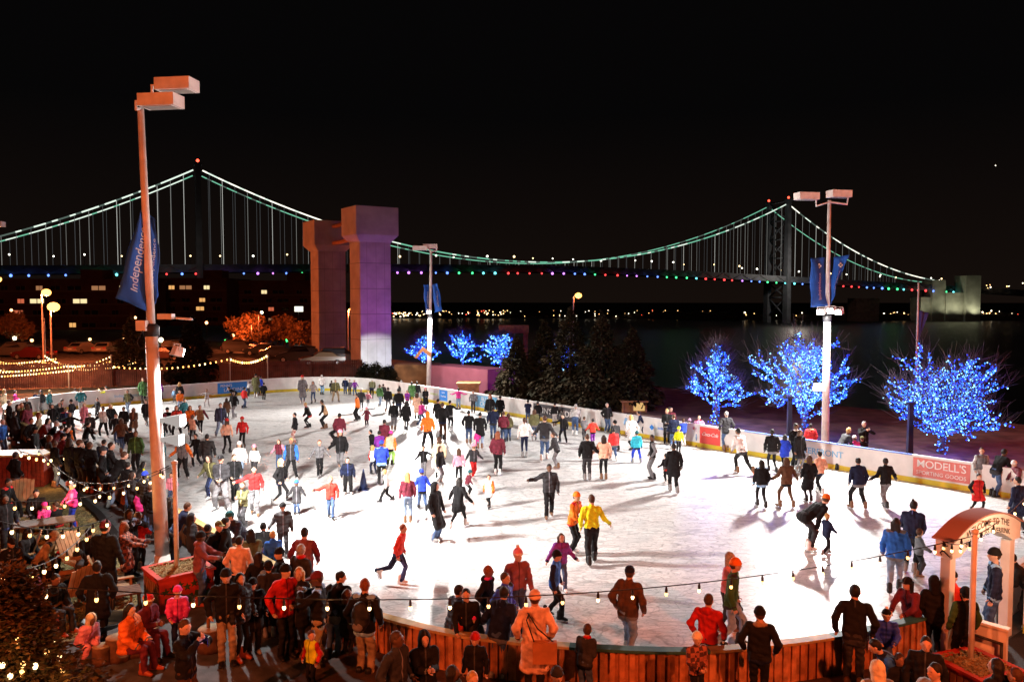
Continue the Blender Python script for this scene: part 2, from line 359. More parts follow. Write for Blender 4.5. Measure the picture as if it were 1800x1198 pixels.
def light_pole(base, zmid, ztop, r0, r1, heads, label, floods, lean=(0, 0), lowcol=None):
    root = tag(empty('light_pole', base), label, 'light pole', 'light poles around the rink'); top = Vector((lean[0], lean[1], ztop)); md = Vector((lean[0]*zmid/ztop, lean[1]*zmid/ztop, zmid))
    q = MB(); q.lathe((0, 0, 0), [(r0*1.9, 0), (r0*1.9, .06), (r0*1.2, .1), (r0*1.1, .3)], 12); q.tube([(0, 0, .1), md], [r0, r0*.86], 14); q.build('lower_shaft', m_steel, root)
    q = MB(); q.tube([md, top], [r1, r1*.75], 12); q.build('upper_shaft', m_steel, root)
    q = MB(); q.lathe(md-Vector((0, 0, .2)), [(r0*1.1, 0), (r0*1.1, .25), (r1*1.2, .32)], 12); q.build('collar', m_dark, root)
    for loc, rz in heads: shoebox(root, loc, rz)
    return root
def aim_flood(root, loc, target, e, cone=150, m=None, s=1.0):
    """a lit floodlight on ROOT with its lamp"""
    w_ = Vector(loc)+root.location; d = Vector(target)-w_; rz = math.atan2(d.y, d.x)+math.pi/2
    o = flood_box(root, loc, rz, 18, m=m, s=s)
    if e:
        f = Vector((d.x, d.y, 0)).normalized(); lamp('flood_lamp', 'SPOT', Vector(loc)+f*.8, e, WHITE_L, root, .5, Vector(target)-root.location, cone, .5); lamp('flood_spill', 'SPOT', Vector(loc)+f*.75+Vector((0, 0, -.1)), 2400, WHITE_L, root, .15, Vector(loc)+f*.45+Vector((0, 0, -5)), 150, .3)
    return o
RC = ts(19, -26)
B1 = Vector((-9.05, 20.3, 0)); tl = gd(247, 190, 20.3)-B1
p1 = light_pole(B1, 6.15, tl.z, .175, .105, [], 'tall light pole with orange lit top and a wind-blown blue banner, by the red planter', [], (tl.x, tl.y))
h1, h2 = gd(283, 178, 20.0)-B1, gd(311, 150, 20.7)-B1
shoebox(p1, h1, R_(-8)); shoebox(p1, h2, R_(-8))
q = MB(); q.tube([h1+Vector((-.45, 0, 0)), h1+Vector((-.62, 0, 0)), h1+Vector((-.62, 0, -.2)), tl, h2+Vector((-.64, 0, -.35)), h2+Vector((-.64, 0, 0)), h2+Vector((-.45, 0, 0))], .04, 8); q.build('bracket_arm', m_steel, p1)
banner(p1, B1, [gd(247, 369, 20.2), gd(258, 380, 20.28), gd(257, 546, 20.15), gd(203, 524, 19.6)], 'Independence', .08, .92, .58, .31, emblem=False)
banner(p1, B1, [gd(261, 376, 20.4), gd(273, 384, 20.4), gd(279, 520, 20.4), gd(262, 546, 20.3)], 'Independence', .12, .8, .6, .12, emblem=False, bulge=.05)
q = MB(); q.tube([gd(285, 557, 20.2)-B1, gd(338, 561, 20.2)-B1], .03, 6); q.box(gd(292, 556, 20.1)-B1, (.36, .22, .14)); q.box(gd(250, 572, 20.1)-B1, (.24, .2, .26)); q.build('camera_bracket', m_steel, p1)
q = MB(); q.tube([gd(258, 575, 20.05)-B1, gd(250, 582, 20.0)-B1, gd(241, 600, 20.0)-B1, gd(245, 612, 20.0)-B1, gd(258, 612, 20.1)-B1], .012, 5); q.build('cable_loop', m_dark, p1)
aim_flood(p1, (.42, .2, 5.55), ts(19, -22), FLOOD_E*1.15, cone=125, s=.6)
for z_, s_, k_ in ((3.80, 1.0, .62), (3.30, .92, .58)):  # hood bodies glow themselves: the white light on them is painted in
    q = MB(); q.add([(.18, -.12*k_, z_-.12*k_), (.18, .12*k_, z_-.12*k_), (.18, .12*k_, z_+.12*k_), (.18, -.12*k_, z_+.12*k_), (.6*s_, -.3*k_, z_-.28*k_), (.6*s_, .3*k_, z_-.28*k_), (.6*s_, .3*k_, z_+.24*k_), (.6*s_, -.3*k_, z_+.24*k_)], [(0, 1, 2, 3), (0, 4, 5, 1), (1, 5, 6, 2), (2, 6, 7, 3), (3, 7, 4, 0), (4, 7, 6, 5)]); q.box((.1, 0, z_), (.2, .14, .12)); hs_ = q.build('flood_hood', glow('flood_hood_painted_light_%d' % int(z_), (1, .93, .88), .75 if z_ > 3.9 else .4), p1)
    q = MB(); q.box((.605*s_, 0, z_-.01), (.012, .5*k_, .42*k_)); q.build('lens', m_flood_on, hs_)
B2 = Vector((13.95, 35.2, 0)); tl = gd(1458, 352, 35.2)-B2
p2 = light_pole(B2, 6.1, tl.z, .17, .10, [], 'white lit light pole with two square blue banners behind the right-hand boards', [], (tl.x, tl.y))
h1, h2 = gd(1418, 345, 35)-B2, gd(1475, 341, 35.2)-B2; shoebox(p2, h1, R_(12), L=.95); shoebox(p2, h2, R_(12), L=.95)
q = MB(); q.tube([h1+Vector((.42, 0, -.1)), h1+Vector((.42, 0, -.42)), gd(1458, 355, 35.1)-B2, h2+Vector((.36, 0, -.45)), h2+Vector((.4, 0, -.1))], .04, 8); q.build('bracket_arm', m_steel, p2)
banner(p2, B2, [gd(1424, 454, 35), gd(1450, 452, 35.1), gd(1455, 537, 35), gd(1425, 540, 34.8)], 'Independence', .08, .74, .56, .26)
banner(p2, B2, [gd(1464, 452, 35.1), gd(1494, 448, 34.8), gd(1468, 510, 34.9), gd(1459, 540, 35.1)], 'Independence', .1, .7, .5, .22)
for dx in (-.4, .4): aim_flood(p2, (dx, -.25, 6.35), ts(18, -17), 0, s=.6)
aim_flood(p2, (0, -.4, 6.4), ts(18, -17), FLOOD_E*1.35, s=.6)
q = MB(); q.box((-.36, -.1, 3.0), (.5, .3, .34), taper=.8); q.build('speaker_box', m_white, p2)
B3 = Vector((-5.9, 56, 0)); tl = gd(758, 442, 56)-B3
p3 = light_pole(B3, 5.75, tl.z, .17, .11, [], 'light pole with paired small blue banners behind the far boards', [], (tl.x, tl.y))
h1, h2 = gd(738, 436, 55.6)-B3, gd(756, 433, 56.2)-B3; shoebox(p3, h1, R_(6), L=1.0); shoebox(p3, h2, R_(6), L=1.0)
q = MB(); q.tube([h1+Vector((.5, 0, 0)), tl, h2+Vector((.45, 0, -.3)), h2+Vector((.5, 0, 0))], .05, 8); q.build('bracket_arm', m_steel, p3)
banner(p3, B3, [gd(744, 500, 55.9), gd(754, 500, 56), gd(757, 548, 56), gd(748, 549, 55.8)], 'Independence', .12, .8, .6, .16, emblem=False)
banner(p3, B3, [gd(759, 500, 56), gd(769, 498, 55.8), gd(778, 546, 55.8), gd(764, 549, 56)], 'Independence', .12, .8, .6, .16, emblem=False)
aim_flood(p3, (.1, -.4, 6.0), ts(21, -26), FLOOD_E*1.75, s=.6)
q = MB(); q.add([gd(728, 628, 55.4)-B3, gd(743, 609, 55.4)-B3, gd(758, 620, 55.4)-B3, gd(758, 628, 55.4)-B3, gd(743, 617, 55.4)-B3, gd(733, 630, 55.4)-B3], [(0, 1, 4, 5), (1, 2, 3, 4)]); o = q.build('chevron_arm', mat('weathered_timber', (.3, .12, .05), .7), p3); o.modifiers.new('t', 'SOLIDIFY').thickness = .08
B4 = Vector((-32.35, 49.5, 0))
p4 = light_pole(B4, 6.1, 11.4, .17, .10, [((.45, 0, 11.5), .1), ((-.6, .3, 11.7), .1)], 'light pole at the far left edge, only its lamp head in view', [])
aim_flood(p4, (.35, -.2, 6.3), ts(18, -36), FLOOD_E*1.5, s=.6)

# sodium street lamps: two on the near side of the plaza (behind the viewpoint), more over the car park, plus two added out of view at the sides
m_sod_on = glow('sodium_globe', (1, .42, .09), 5)
def sodium(base, h, e, label, r=.22, arm=.9, ad=(1, 0), grp='sodium street lamps'):
    root = tag(empty('street_lamp', base), label, 'street lamp', grp); a = Vector((ad[0], ad[1], 0))*arm
    q = MB(); q.lathe((0, 0, 0), [(.2, 0), (.2, .1), (.12, .3)], 10); q.tube([(0, 0, .2), (0, 0, h), a*.5+Vector((0, 0, h+.25)), a+Vector((0, 0, h+.25))], [.1, .07, .05, .05], 10); q.build('pole', m_steel, root)
    q = MB(); q.box(a+Vector((0, 0, h+.3)), (.55, .35, .14)); q.build('lamp_head', m_dark, root)
    q = MB(); q.ball(a+Vector((0, 0, h+.12)), r, n=12, sq=(1.15, 1, .9)); o = q.build('lamp_globe', m_sod_on, root); o.visible_shadow = True
    lamp('sodium_light', 'POINT', a+Vector((0, 0, h-.22)), e, SOD, root, .25); return root
sodium((-12, .5, 0), 9.0, SODIUM_E, 'sodium street lamp beyond the lower left of the picture', ad=(0, 1))
sodium((8.8, 2.5, 0), 8.5, SODIUM_E*.75, 'sodium street lamp beyond the lower right of the picture', ad=(0, 1))
sodium(gp(77, 640), 6.9-(516-525)/1400*84, 20000, 'glowing sodium street lamp, the left of the close pair over the car park', .42, .5)
sodium(gp(92, 650), 6.0, 20000, 'glowing sodium street lamp, the lower right of the close pair over the car park', .5, .3)
lp = sodium(gd(1008, 700, 90)*Vector((1, 1, 0)) if False else Vector((gd(1008, 530, 90).x, 90, 0)), gd(1008, 521, 90).z, 500, 'single orange street lamp standing above the dark evergreens', .35, .55)
lp = sodium(Vector((gd(612, 560, 96).x, 96, 0)), gd(612, 545, 96).z, 3200, 'small street lamp between the two concrete towers', .25, .5)
sodium((33, 24, 0), 8.0, 14000, 'added unseen sodium lamp right of the picture, lighting the plaza', .3, .9, (0, 1))  # added lamp out of view that reddens the plaza
sodium((-46, 70, 0), 8.5, 16000, 'added unseen sodium lamp left of the picture, lighting fence and towers', .3, .9)  # added lamp out of view, warming the left fence and towers
# ================================================================== SUSPENSION BRIDGE (real size, half a kilometre off)
BA = Vector((-216, 553, 0)); EB = Vector((.924, .382, 0)); PB = Vector((-.382, .924, 0)); SPAN = 513.0; WID = 27.0
def bp_(s, z, far=0): p = BA+EB*s+PB*(WID*far); return Vector((p.x, p.y, z))
def interp(x, xs, ys): return float(np.interp(x, xs, ys))
def zled(s): return interp(s, [-260, -103, 0, 140, 284, 400, 513, 753, 900], [20.5, 22.3, 24.7, 27.2, 28.2, 25.8, 21.9, 13.5, 8.5])
def zcab(s):
    if s < 0: return 96.6-.52*(-s)+.0008*s*s
    if s > SPAN: d = s-SPAN; return 95.2-.62*d+.00135*d*d
    return 36.7+(59.5)*((s-257)/256.5)**2
br = tag(empty('suspension_bridge', BA), 'long suspension bridge outlined in white and green cable lights across the river', 'bridge')
m_brst = mat('bridge_steel', (.10, .11, .13), .6, noise=.2, nscale=.2)
def BW(o): return W2(o, br)
q = MB()
ss = [-260+i*20 for i in range(59)]
V = []; F = []
for s in ss:
    for far in (-.05, 1.05):
        for dz in (.6, 6.0): p = bp_(s, zled(s)+dz, far); V.append(p)
for i in range(len(ss)-1): a = i*4; F += [(a, a+4, a+5, a+1), (a+1, a+5, a+7, a+3), (a+3, a+7, a+6, a+2), (a+2, a+6, a+4, a)]
q.add(V, F); BW(q.build('deck', m_brst))
q = MB()
for i in range(len(ss)*2-2):      # stiffening truss diagonals proud of the deck side
    s = -260+i*10; q.tube([bp_(s, zled(s)+(.8 if i % 2 else 5.6), -.08), bp_(s+10, zled(s+10)+(5.6 if i % 2 else .8), -.08)], .25, 4)
BW(q.build('stiffening_truss', mat('truss_steel', (.16, .15, .15), .6)))
for nm, s0 in (('a', 0), ('b', SPAN)):
    zt = zcab(s0)+2; 
    for far in (0, 1):
        q = MB(); c0 = bp_(s0, -17, far); c1 = bp_(s0, zt, far)
        q.box(((c0+c1)/2), (4.6, 6.5, zt+17), Matrix.Rotation(math.atan2(EB.y, EB.x), 3, 'Z'), taper=.72); q.box(c1+Vector((0, 0, .8)), (5, 6, 1.6), Matrix.Rotation(math.atan2(EB.y, EB.x), 3, 'Z'))
        BW(q.build('tower_leg', m_brst))
        q = MB(); q.ball(c1+Vector((0, 0, 3.2)), 1.1); BW(q.build('beacon', glow('beacon_red', (1, .06, .03), 6)))
    q = MB(); zz = [-10, 8, zled(s0)]+[zled(s0)+6+(zt-zled(s0)-6)*i/4 for i in range(5)]
    for i in range(len(zz)-1):
        q.tube([bp_(s0, zz[i], .06), bp_(s0, zz[i+1], .94)], .8, 4); q.tube([bp_(s0, zz[i], .94), bp_(s0, zz[i+1], .06)], .8, 4); q.tube([bp_(s0, zz[i+1], .06), bp_(s0, zz[i+1], .94)], 1.0, 4)
    BW(q.build('cross_bracing', m_brst))
    l = lamp('tower_floodlight', 'POINT', bp_(s0, zled(s0)+14, .3)-EB*16-PB*40-BA, 42000 if s0 else 3500, (1, .85, .7), br, 2.0)
cabm = [glow('cable_light_white', (.85, 1, .86), 1.1), glow('cable_light_green', (.28, .85, .56), .7), glow('cable_light_dim', (.35, .5, .42), .28), glow('cable_light_warm', (1, .97, .80), 1.6)]
rr = random.Random(4)
for far in (0, 1):
    for s0, s1 in ((-260, -3), (3, SPAN-3), (SPAN+3, SPAN+205)):
        q = MB(); n = int((s1-s0)/3.4); pts = [bp_(s0+(s1-s0)*i/n, zcab(s0+(s1-s0)*i/n), far) for i in range(n+1)]
        for i in range(n):
            s = s0+(s1-s0)*i/n; near_t = max(0, 1-abs(s)/110)+max(0, 1-abs(s-SPAN)/150)
            if far: mi = 1 if rr.random() < .75 else 2
            elif s > SPAN: mi = 3 if rr.random() < .5 else (0 if rr.random() < .6 else 2)
            elif s < 0: mi = 0 if rr.random() < .25+near_t*.6 else 2
            elif s < 110: mi = 3 if rr.random() < .8 else 0
            else: mi = 1 if rr.random() < .55 else (0 if rr.random() < .5 else 2)
            if s < 0 and far: mi = 1 if rr.random() < .4 else 0
            q.tube([pts[i], pts[i+1]], .50 if not far else .40, 5, mi=mi, cap=False)
        BW(q.build('main_cable', cabm))
sus = [glow('suspender_painted_glow_bright', (1, 1, .93), .55), glow('suspender_painted_glow_mid', (1, 1, .93), .22), glow('suspender_painted_glow_dim', (.9, .95, 1), .07)]  # floodlight on the suspenders painted in as their own glow
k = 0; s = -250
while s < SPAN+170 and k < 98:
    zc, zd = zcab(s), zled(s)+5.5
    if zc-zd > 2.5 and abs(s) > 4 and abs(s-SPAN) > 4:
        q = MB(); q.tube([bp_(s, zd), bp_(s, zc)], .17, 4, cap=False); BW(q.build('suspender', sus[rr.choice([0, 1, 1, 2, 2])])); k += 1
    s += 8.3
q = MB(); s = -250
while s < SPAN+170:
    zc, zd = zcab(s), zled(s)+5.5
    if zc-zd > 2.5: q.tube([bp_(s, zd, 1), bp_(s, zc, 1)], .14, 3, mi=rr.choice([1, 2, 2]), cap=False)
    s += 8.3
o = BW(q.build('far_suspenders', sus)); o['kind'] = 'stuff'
ledc = {'r': (1, .05, .05), 'g': (.06, .85, .25), 'c': (.15, .8, .85), 'b': (.12, .25, 1), 'p': (.6, .2, 1), 'm': (1, .2, .7)}
leds = {k_: glow('deck_light_'+n2, c, 3.2) for (k_, c), n2 in zip(ledc.items(), ('red', 'green', 'cyan', 'blue', 'purple', 'pink'))}
seq = 'rrpppbbbggccbbbbggcbbrbrppbppbgccgrrbpppbbggccrrrrppbbgrrppbbgggcrrrrpbbggccbbggcrrrbbbggcrrrbbgcgccrr'
for i in range(99):
    s = -232+i*10.0; sz = .62 if s < 600 else .75
    q = MB(); q.ball(bp_(s+rr.uniform(-1, 1), zled(s)-.6, -.14), sz*rr.uniform(1.1, 1.8), n=6); BW(q.build('deck_light', leds[seq[i % len(seq)]]))
road = [glow('road_lamp_white', (1, .95, .8), 4), glow('road_lamp_amber', (1, .72, .35), 4)]
for i in range(46):
    s = -225+i*22+rr.uniform(-4, 4); q = MB(); far = rr.choice([.1, .9]); z0 = zled(s)+6
    q.tube([bp_(s, z0, far), bp_(s, z0+6.5, far)], .15, 4); q.ball(bp_(s, z0+7, far), rr.uniform(.55, 1.0), mi=1, n=6); BW(q.build('road_lamp', [m_dark, road[rr.random() < .45]]))
# masonry anchorage at the far end
m_mas = mat('anchorage_stone', (.36, .36, .28), .9, noise=.2, nscale=.15, bump=.2, bscale=.5)
def anch(px0, px1, py, Y, dpt=22):
    a, b = gd(px0, py, Y), gd(px1, py, Y); q = MB(); q.box(((a.x+b.x)/2, Y+dpt/2, (a.z-17)/2), (b.x-a.x, dpt, a.z+17)); return q
an = tag(empty('bridge_anchorage', gd(1680, 560, 812)*Vector((1, 1, 0))), 'floodlit stone anchorage with two towers at the far end of the bridge', 'anchorage')
q = anch(1699, 1725, 484, 812); W2(q.build('tower_block', m_mas), an)
q = anch(1640, 1663, 492, 818); W2(q.build('tower_block', m_mas), an)
q = anch(1663.3, 1698.7, 514, 816); W2(q.build('wall', m_mas), an)
q = anch(1619, 1639.5, 522, 821); W2(q.build('wall', m_mas), an)
for px in (1668, 1690, 1716, 1630):
    p = gd(px, 553, 804.5); lamp('uplight', 'SPOT', p-an.location, 7500, (1, .98, .72), an, .5, gd(px, 528, 813)-an.location, 120, .8)
pb = tag(anch(1506, 1546, 524, 812).build('warehouse', mat('warehouse_brick', (.12, .06, .045), .9, noise=.3, nscale=.3)), 'low dim brick warehouse on the far bank under the bridge', 'building')
# lights of the far bank, too many and too small to count
m_cl = [glow('town_light_amber', (1, .55, .2), 5), glow('town_light_white', (1, .85, .6), 6), glow('town_light_red', (1, .1, .05), 4)]
q = MB(); rc = random.Random(11)
def town(px0, px1, n, y0, y1, Y, rmin, rmax):
    for _ in range(n): q.ball(gd(rc.uniform(px0, px1), rc.uniform(y0, y1), Y(rc)), rc.uniform(rmin, rmax)*.75, mi=rc.choices([0, 1, 2], [6, 4, 1])[0], n=6)
town(690, 740, 34, 549, 556, lambda r: r.uniform(915, 935), .5, 1.2); town(740, 900, 46, 545, 554, lambda r: r.uniform(900, 940), .4, 1.0)
town(900, 1260, 44, 545, 556, lambda r: r.uniform(905, 930), .25, .7); town(1290, 1540, 12, 548, 556, lambda r: r.uniform(850, 860), .4, 1.0)
town(1550, 1800, 60, 546, 559, lambda r: r.uniform(845, 862), .5, 1.2); town(1800, 2100, 40, 546, 559, lambda r: r.uniform(860, 890), .5, 1.2); town(1730, 1800, 7, 497, 508, lambda r: 850, .6, 1.1)
town(-200, 690, 60, 549, 556, lambda r: r.uniform(1300, 1350), .4, .9)
tag(q.build('town_lights', m_cl), kind='stuff')
ac = MB(); ac.ball(gd(1750, 291, 1800), 1.3, n=6); tag(ac.build('aircraft_light', glow('aircraft_white', (1, .9, .7), 3)), 'tiny lone light of an aircraft high in the black sky', 'aircraft')

# ================================================================== TWO CONCRETE TOWERS
m_conc = mat('tower_concrete', (.34, .32, .30), .85, noise=.18, nscale=.6, bump=.3, bscale=3)
m_conc_l = mat('tower_joint', (.2, .19, .18), .9)
def pier(cx, cy, w, dp, ztop, rz, label, capw):
    root = tag(empty('concrete_tower', (cx, cy, 0), rz), label, 'tower', 'old concrete tramway towers'); zc = ztop-3.3
    q = MB(); q.box((0, 0, zc/2), (w, dp, zc)); sh = q.build('shaft', m_conc, root)
    q = MB()
    for z in (zc*.22, zc*.42, zc*.62, zc*.82): q.box((0, 0, z), (w+.02, dp+.02, .07))
    for x in (-.28, .02, .3): q.box((x*w, 0, zc/2), (.03, dp+.012, zc-.05))
    q.build('formwork_joint', m_conc_l, sh)
    q = MB(); a, b = w/2+.02, w/2+capw; e, f = dp/2+.02, dp/2+capw
    V = [(-a, -e, zc-.2), (a, -e, zc-.2), (a, e, zc-.2), (-a, e, zc-.2), (-b, -f, zc+.5), (b, -f, zc+.5), (b, f, zc+.5), (-b, f, zc+.5), (-b, -f, ztop), (b, -f, ztop), (b, f, ztop), (-b, f, ztop)]
    q.add(V, [(0, 3, 2, 1), (0, 1, 5, 4), (1, 2, 6, 5), (2, 3, 7, 6), (3, 0, 4, 7), (4, 5, 9, 8), (5, 6, 10, 9), (6, 7, 11, 10), (7, 4, 8, 11), (8, 9, 10, 11)]); q.build('cap', m_conc, root)
    return root
Y1 = 80.0; cR = gd(651, 500, Y1+1.6); zR = gd(651, 363, Y1).z
tR = pier(cR.x, cR.y, 3.3, 2.7, zR, R_(33), 'right concrete tower, washed purple above and white at its foot', .62)
Y2 = 93.0; cL = gd(577, 500, Y2+1.6); zL = gd(577, 388, Y2).z
tL = pier(cL.x, cL.y, 3.3, 2.7, zL, R_(33), 'left concrete tower, plain orange brown and farther off', .66)
q = MB(); a, b = Vector((cL.x, cL.y, zL-2.6)), Vector((cR.x, cR.y, zR-2.8)); dr = (b-a).normalized(); m_cross = mat('sign_frame', (.3, .14, .06), .7)
a += dr*2.3; b -= dr*2.3
for dz in (0, 1.9): q.tube([a+Vector((0, 0, dz)), b+Vector((0, 0, dz))], .22, 6)
cb = tag(q.build('cross_beam', m_cross), 'steel cross beam with a name board hung between the two concrete towers', 'beam')
mid = (a+b)/2+Vector((.2, 0, .9)); rzb = math.atan2(dr.y, dr.x)
q = MB(); q.box((0, 0, 0), (min(6.5, (b-a).length*.8), .1, 1.35)); o = q.build('name_board', mat('board_orange', (.30, .15, .06), .6), None); o.location = mid+Vector((.5, -.25, 0)); o.rotation_euler = (0, 0, rzb); bpy.context.view_layer.update(); o.parent = cb
letter("PENN'S LANDING", .95, mat('board_letter_dark', (.04, .015, .008), .6), o, (0, -.06, 0))
for px, col, e, tz, name in ((700, (.75, .12, .85), 1500, 9.5, 'purple_uplight'), (690, (.62, .15, 1.0), 900, 13.5, 'purple_uplight')):
    p = Vector((cR.x+4.6, cR.y-9, .4)); lamp(name, 'SPOT', p-tR.location, e, col, None, .3, Vector((cR.x, cR.y, tz))-tR.location, 55, .8).location = p
for o in list(COL.objects):
    if o.name.startswith('purple_uplight'):
        tgt = Vector((cR.x+.2, cR.y, 8.2)); o.rotation_euler = (tgt-o.location).to_track_quat('-Z', 'Y').to_euler()
p = Vector((cR.x+3.4, cR.y-8.2, .35)); lamp('white_uplight', 'SPOT', p, 4800, (.95, .97, 1.0), None, .2, Vector((cR.x+.2, cR.y-1, -1.2)), 70, .3)
for (x, y, lab) in ((cR.x+4.6, cR.y-9, 'purple ground floodlight aimed up the right concrete tower'), (cR.x+3.4, cR.y-8.2, 'white ground floodlight close to the foot of the right concrete tower')):
    q = MB(); q.box((x, y-.35, .16), (.4, .25, .3)); q.box((x, y-.35, .02), (.5, .35, .04)); tag(q.build('ground_floodlight', m_dark), lab, 'floodlight')

# ================================================================== APARTMENT BLOCKS UNDER THE BRIDGE
m_bldg = mat('dark_brick', (.07, .035, .028), .9, noise=.25, nscale=.4, bump=.2, bscale=2); m_glassd = mat('dark_glass', (.012, .012, .014), .15, spec=.6)
m_win = [glow('window_light_warm', (1, .50, .16), .9), glow('window_light_dim', (1, .45, .2), .35), glow('window_light_red', (1, .22, .1), .6), glow('window_light_pale', (1, .78, .40), 1.1)]
m_frame = mat('window_frame', (.10, .07, .05), .7)
def block(px0, px1, ytop, Y, dp, rows, label, seed, litp, step=3.1):
    a, b = gd(px0, ytop, Y), gd(px1, ytop, Y); cx = (a.x+b.x)/2; root = tag(empty('apartment_block', (cx, Y, 0)), label, 'building', 'apartment blocks under the bridge')
    w_ = b.x-a.x; q = MB(); q.box((0, dp/2, a.z/2), (w_, dp, a.z)); q.build('wall', m_bldg, root)
    q = MB(); q.box((0, dp/2, a.z+.25), (w_+.6, dp+.6, .5)); q.box((w_*.2, dp/2, a.z+1.6), (5, 5, 2.3)); q.build('roof', m_bldg, root); r_ = random.Random(seed)
    q = MB()
    for y in rows: q.box((0, -.12, gd(px0, y+5.5, Y).z), (w_, .24, .35))
    q.build('floor_band', m_frame, root)
    for y in rows:
        z = gd(px0, y, Y).z; x = -w_/2+1.6
        while x < w_/2-1.5:
            lit = r_.random() < litp; ww = r_.choice([1.6, 2.2, 3.4])
            q = MB(); q.box((0, 0, 0), (ww, .16, 1.15)); fr = q.build('window', m_frame, root); fr.location = (x, -.06, z)
            q = MB(); q.box((-ww*.24, -.09, 0), (ww*.42, .03, .95)); q.box((ww*.24, -.09, 0), (ww*.42, .03, .95)); q.build('pane', r_.choice(m_win) if lit else m_glassd, fr); x += step+ww-1.0
    return root
block(-90, 236, 494, 178, 16, (506, 529, 549, 571), 'long dark brick block behind the two glaring street lamps', 3, .48, 3.0)
block(262, 398, 492, 205, 18, (505, 527, 542, 561), 'tall dark block with scattered lit windows right of the blue banner', 8, .46, 3.0)
block(400, 556, 496, 214, 18, (513, 528, 543, 562), 'lower dark block with few lit windows beside the left concrete tower', 6, .36, 3.2)
# lit sign on a post by the left tower
bs = tag(empty('lit_sign', gd(525, 600, 130)*Vector((1, 1, 0))), 'small white glowing sign on a post near the left concrete tower', 'sign')
z = gd(525, 543, 130).z; q = MB(); q.tube([(0, 0, 0), (0, .1, z)], .1, 6); q.build('post', m_dark, bs); q = MB(); q.box((.1, 0, z), (1.35, .2, .85)); q.build('panel', glow('sign_white', (1, .98, .8), 1.6), bs)
# traffic lights
for i, (px, py, c) in enumerate(((134, 605, 'green'), (397, 599, 'green'), (504, 598, 'green'), (149, 606, 'red'))):
    Y = 120+i*3; p = gd(px, py, Y); r_ = tag(empty('traffic_light', (p.x, p.y, 0)), ('green traffic light left of the tall light pole, beside a red one', 'bright green traffic light beside the orange lit tree', 'faint green traffic light just left of the concrete towers', 'red traffic light right next to a green one')[i], 'traffic light', 'traffic lights along the road')
    q = MB(); q.tube([(0, .2, 0), (0, .2, p.z+.5)], .08, 6); q.build('post', m_dark, r_); q = MB(); q.box((0, 0, p.z), (.35, .3, 1.0)); q.build('signal_head', m_dark, r_)
    q = MB(); q.ball((0, -.2, p.z), .22); q.build('lens', glow('signal_'+c, (.05, 1, .2) if c == 'green' else (1, .08, .03), 6), r_)

# small lamps along the road behind the car park
for i, (px, py, Y, rd, lab) in enumerate(((219, 595, 128, .3, 'small warm lamp left of the tall light pole above the cars'), (283, 597, 126, .38, 'warm lit shop lantern just right of the tall light pole'), (363, 567, 140, .28, 'small warm lamp right of the right dark conifer'), (433, 566, 118, .26, 'small warm lamp above the orange lit tree'), (460, 549, 150, .3, 'tall narrow warm lamp high above the orange lit tree'), (410, 589, 122, .24, 'small warm lamp left of the orange lit tree'), (506, 566, 140, .32, 'pair-like warm lamp left of the concrete towers'), (26, 594, 120, .3, 'small warm lamp at the far left edge'), (56, 598, 118, .24, 'small warm lamp below the left glaring street lamp'), (158, 596, 130, .22, 'small reddish lamp right of the green traffic light'), (185, 604, 125, .2, 'small white lamp above the pale hatchbacks'), (20, 545, 170, .3, 'small warm lamp high at the far left edge'), (238, 558, 160, .26, 'small pale lamp under the blue banner'))):
    p = gd(px, py, Y); r_ = tag(empty('road_lamp', (p.x, Y, 0)), lab, 'lamp', 'small lamps along the far road'); q = MB(); q.tube([(0, .1, 0), (0, .1, p.z)], .06, 6); q.build('post', m_dark, r_); q = MB(); q.ball((0, 0, p.z), rd, n=8); q.build('globe', glow('road_globe_%d' % (i % 3), ((1, .55, .2), (1, .8, .5), (1, .4, .15))[i % 3], 7), r_)
# ================================================================== FENCE, WALL, KIOSKS BEYOND THE FAR BOARDS
m_fence = mat('fence_board', (.16, .055, .04), .8, noise=.35, nscale=1.5)
def fence(p0, p1, h, label):
    root = tag(empty('board_fence', p0), label, 'fence', 'board fences beyond the rink'); d = (p1-p0); L = d.length; rz = math.atan2(d.y, d.x); root.rotation_euler = (0, 0, rz); q = MB(); n = int(L/.16)
    for i in range(n): q.box((i*.16+.07, random.uniform(-.012, .012), h/2+.06), (.135, .03, h*random.uniform(.985, 1.0)))
    for z in (.35, h-.3): q.box((L/2, .05, z), (L, .06, .1))
    q.build('boards', m_fence, root)
    for i in range(int(L/3)+1): q = MB(); q.box((min(i*3, L-.05), .12, h/2), (.1, .1, h)); q.build('post', m_fence, root)
def at2(px, Y): p = gd(px, 560, Y); return Vector((p.x, Y, 0))
fence(at2(-70, 60), at2(196, 62), 1.9, 'reddish board fence under the thick tangle of string lights')
fence(at2(385, 63), at2(548, 66), 1.75, 'reddish board fence right of the dark conifers, below the short bulb string')
fence(at2(548.5, 67), at2(640, 69), 1.6, 'reddish board fence at the foot of the left concrete tower')
fence(at2(196.5, 62.5), at2(384, 63.5), 1.3, 'low reddish board fence half hidden behind the dark conifers')
m_cont = mat('container_rust', (.22, .10, .04), .8, noise=.5, nscale=.9, bump=.3, bscale=4)
a, b = at2(694, 63), at2(770, 62); q = MB(); q.box(((a.x+b.x)/2, 63.5, .85), (b.x-a.x, 2.2, 1.75))
tag(q.build('storage_container', m_cont), 'rusty mottled storage container behind the middle light pole', 'container')
a, b = at2(771, 61), at2(873, 57); d = b-a; q = MB(); q.box((0, 0, .9), (d.length, 2.0, 1.8)); o = q.build('storage_container', mat('container_plain', (.30, .09, .13), .7, noise=.1, nscale=1)); o.location = (a+b)/2+Vector((0, 1, 0)); o.rotation_euler = (0, 0, math.atan2(d.y, d.x))
tag(o, 'plain pinkish storage container right of the middle light pole', 'container')
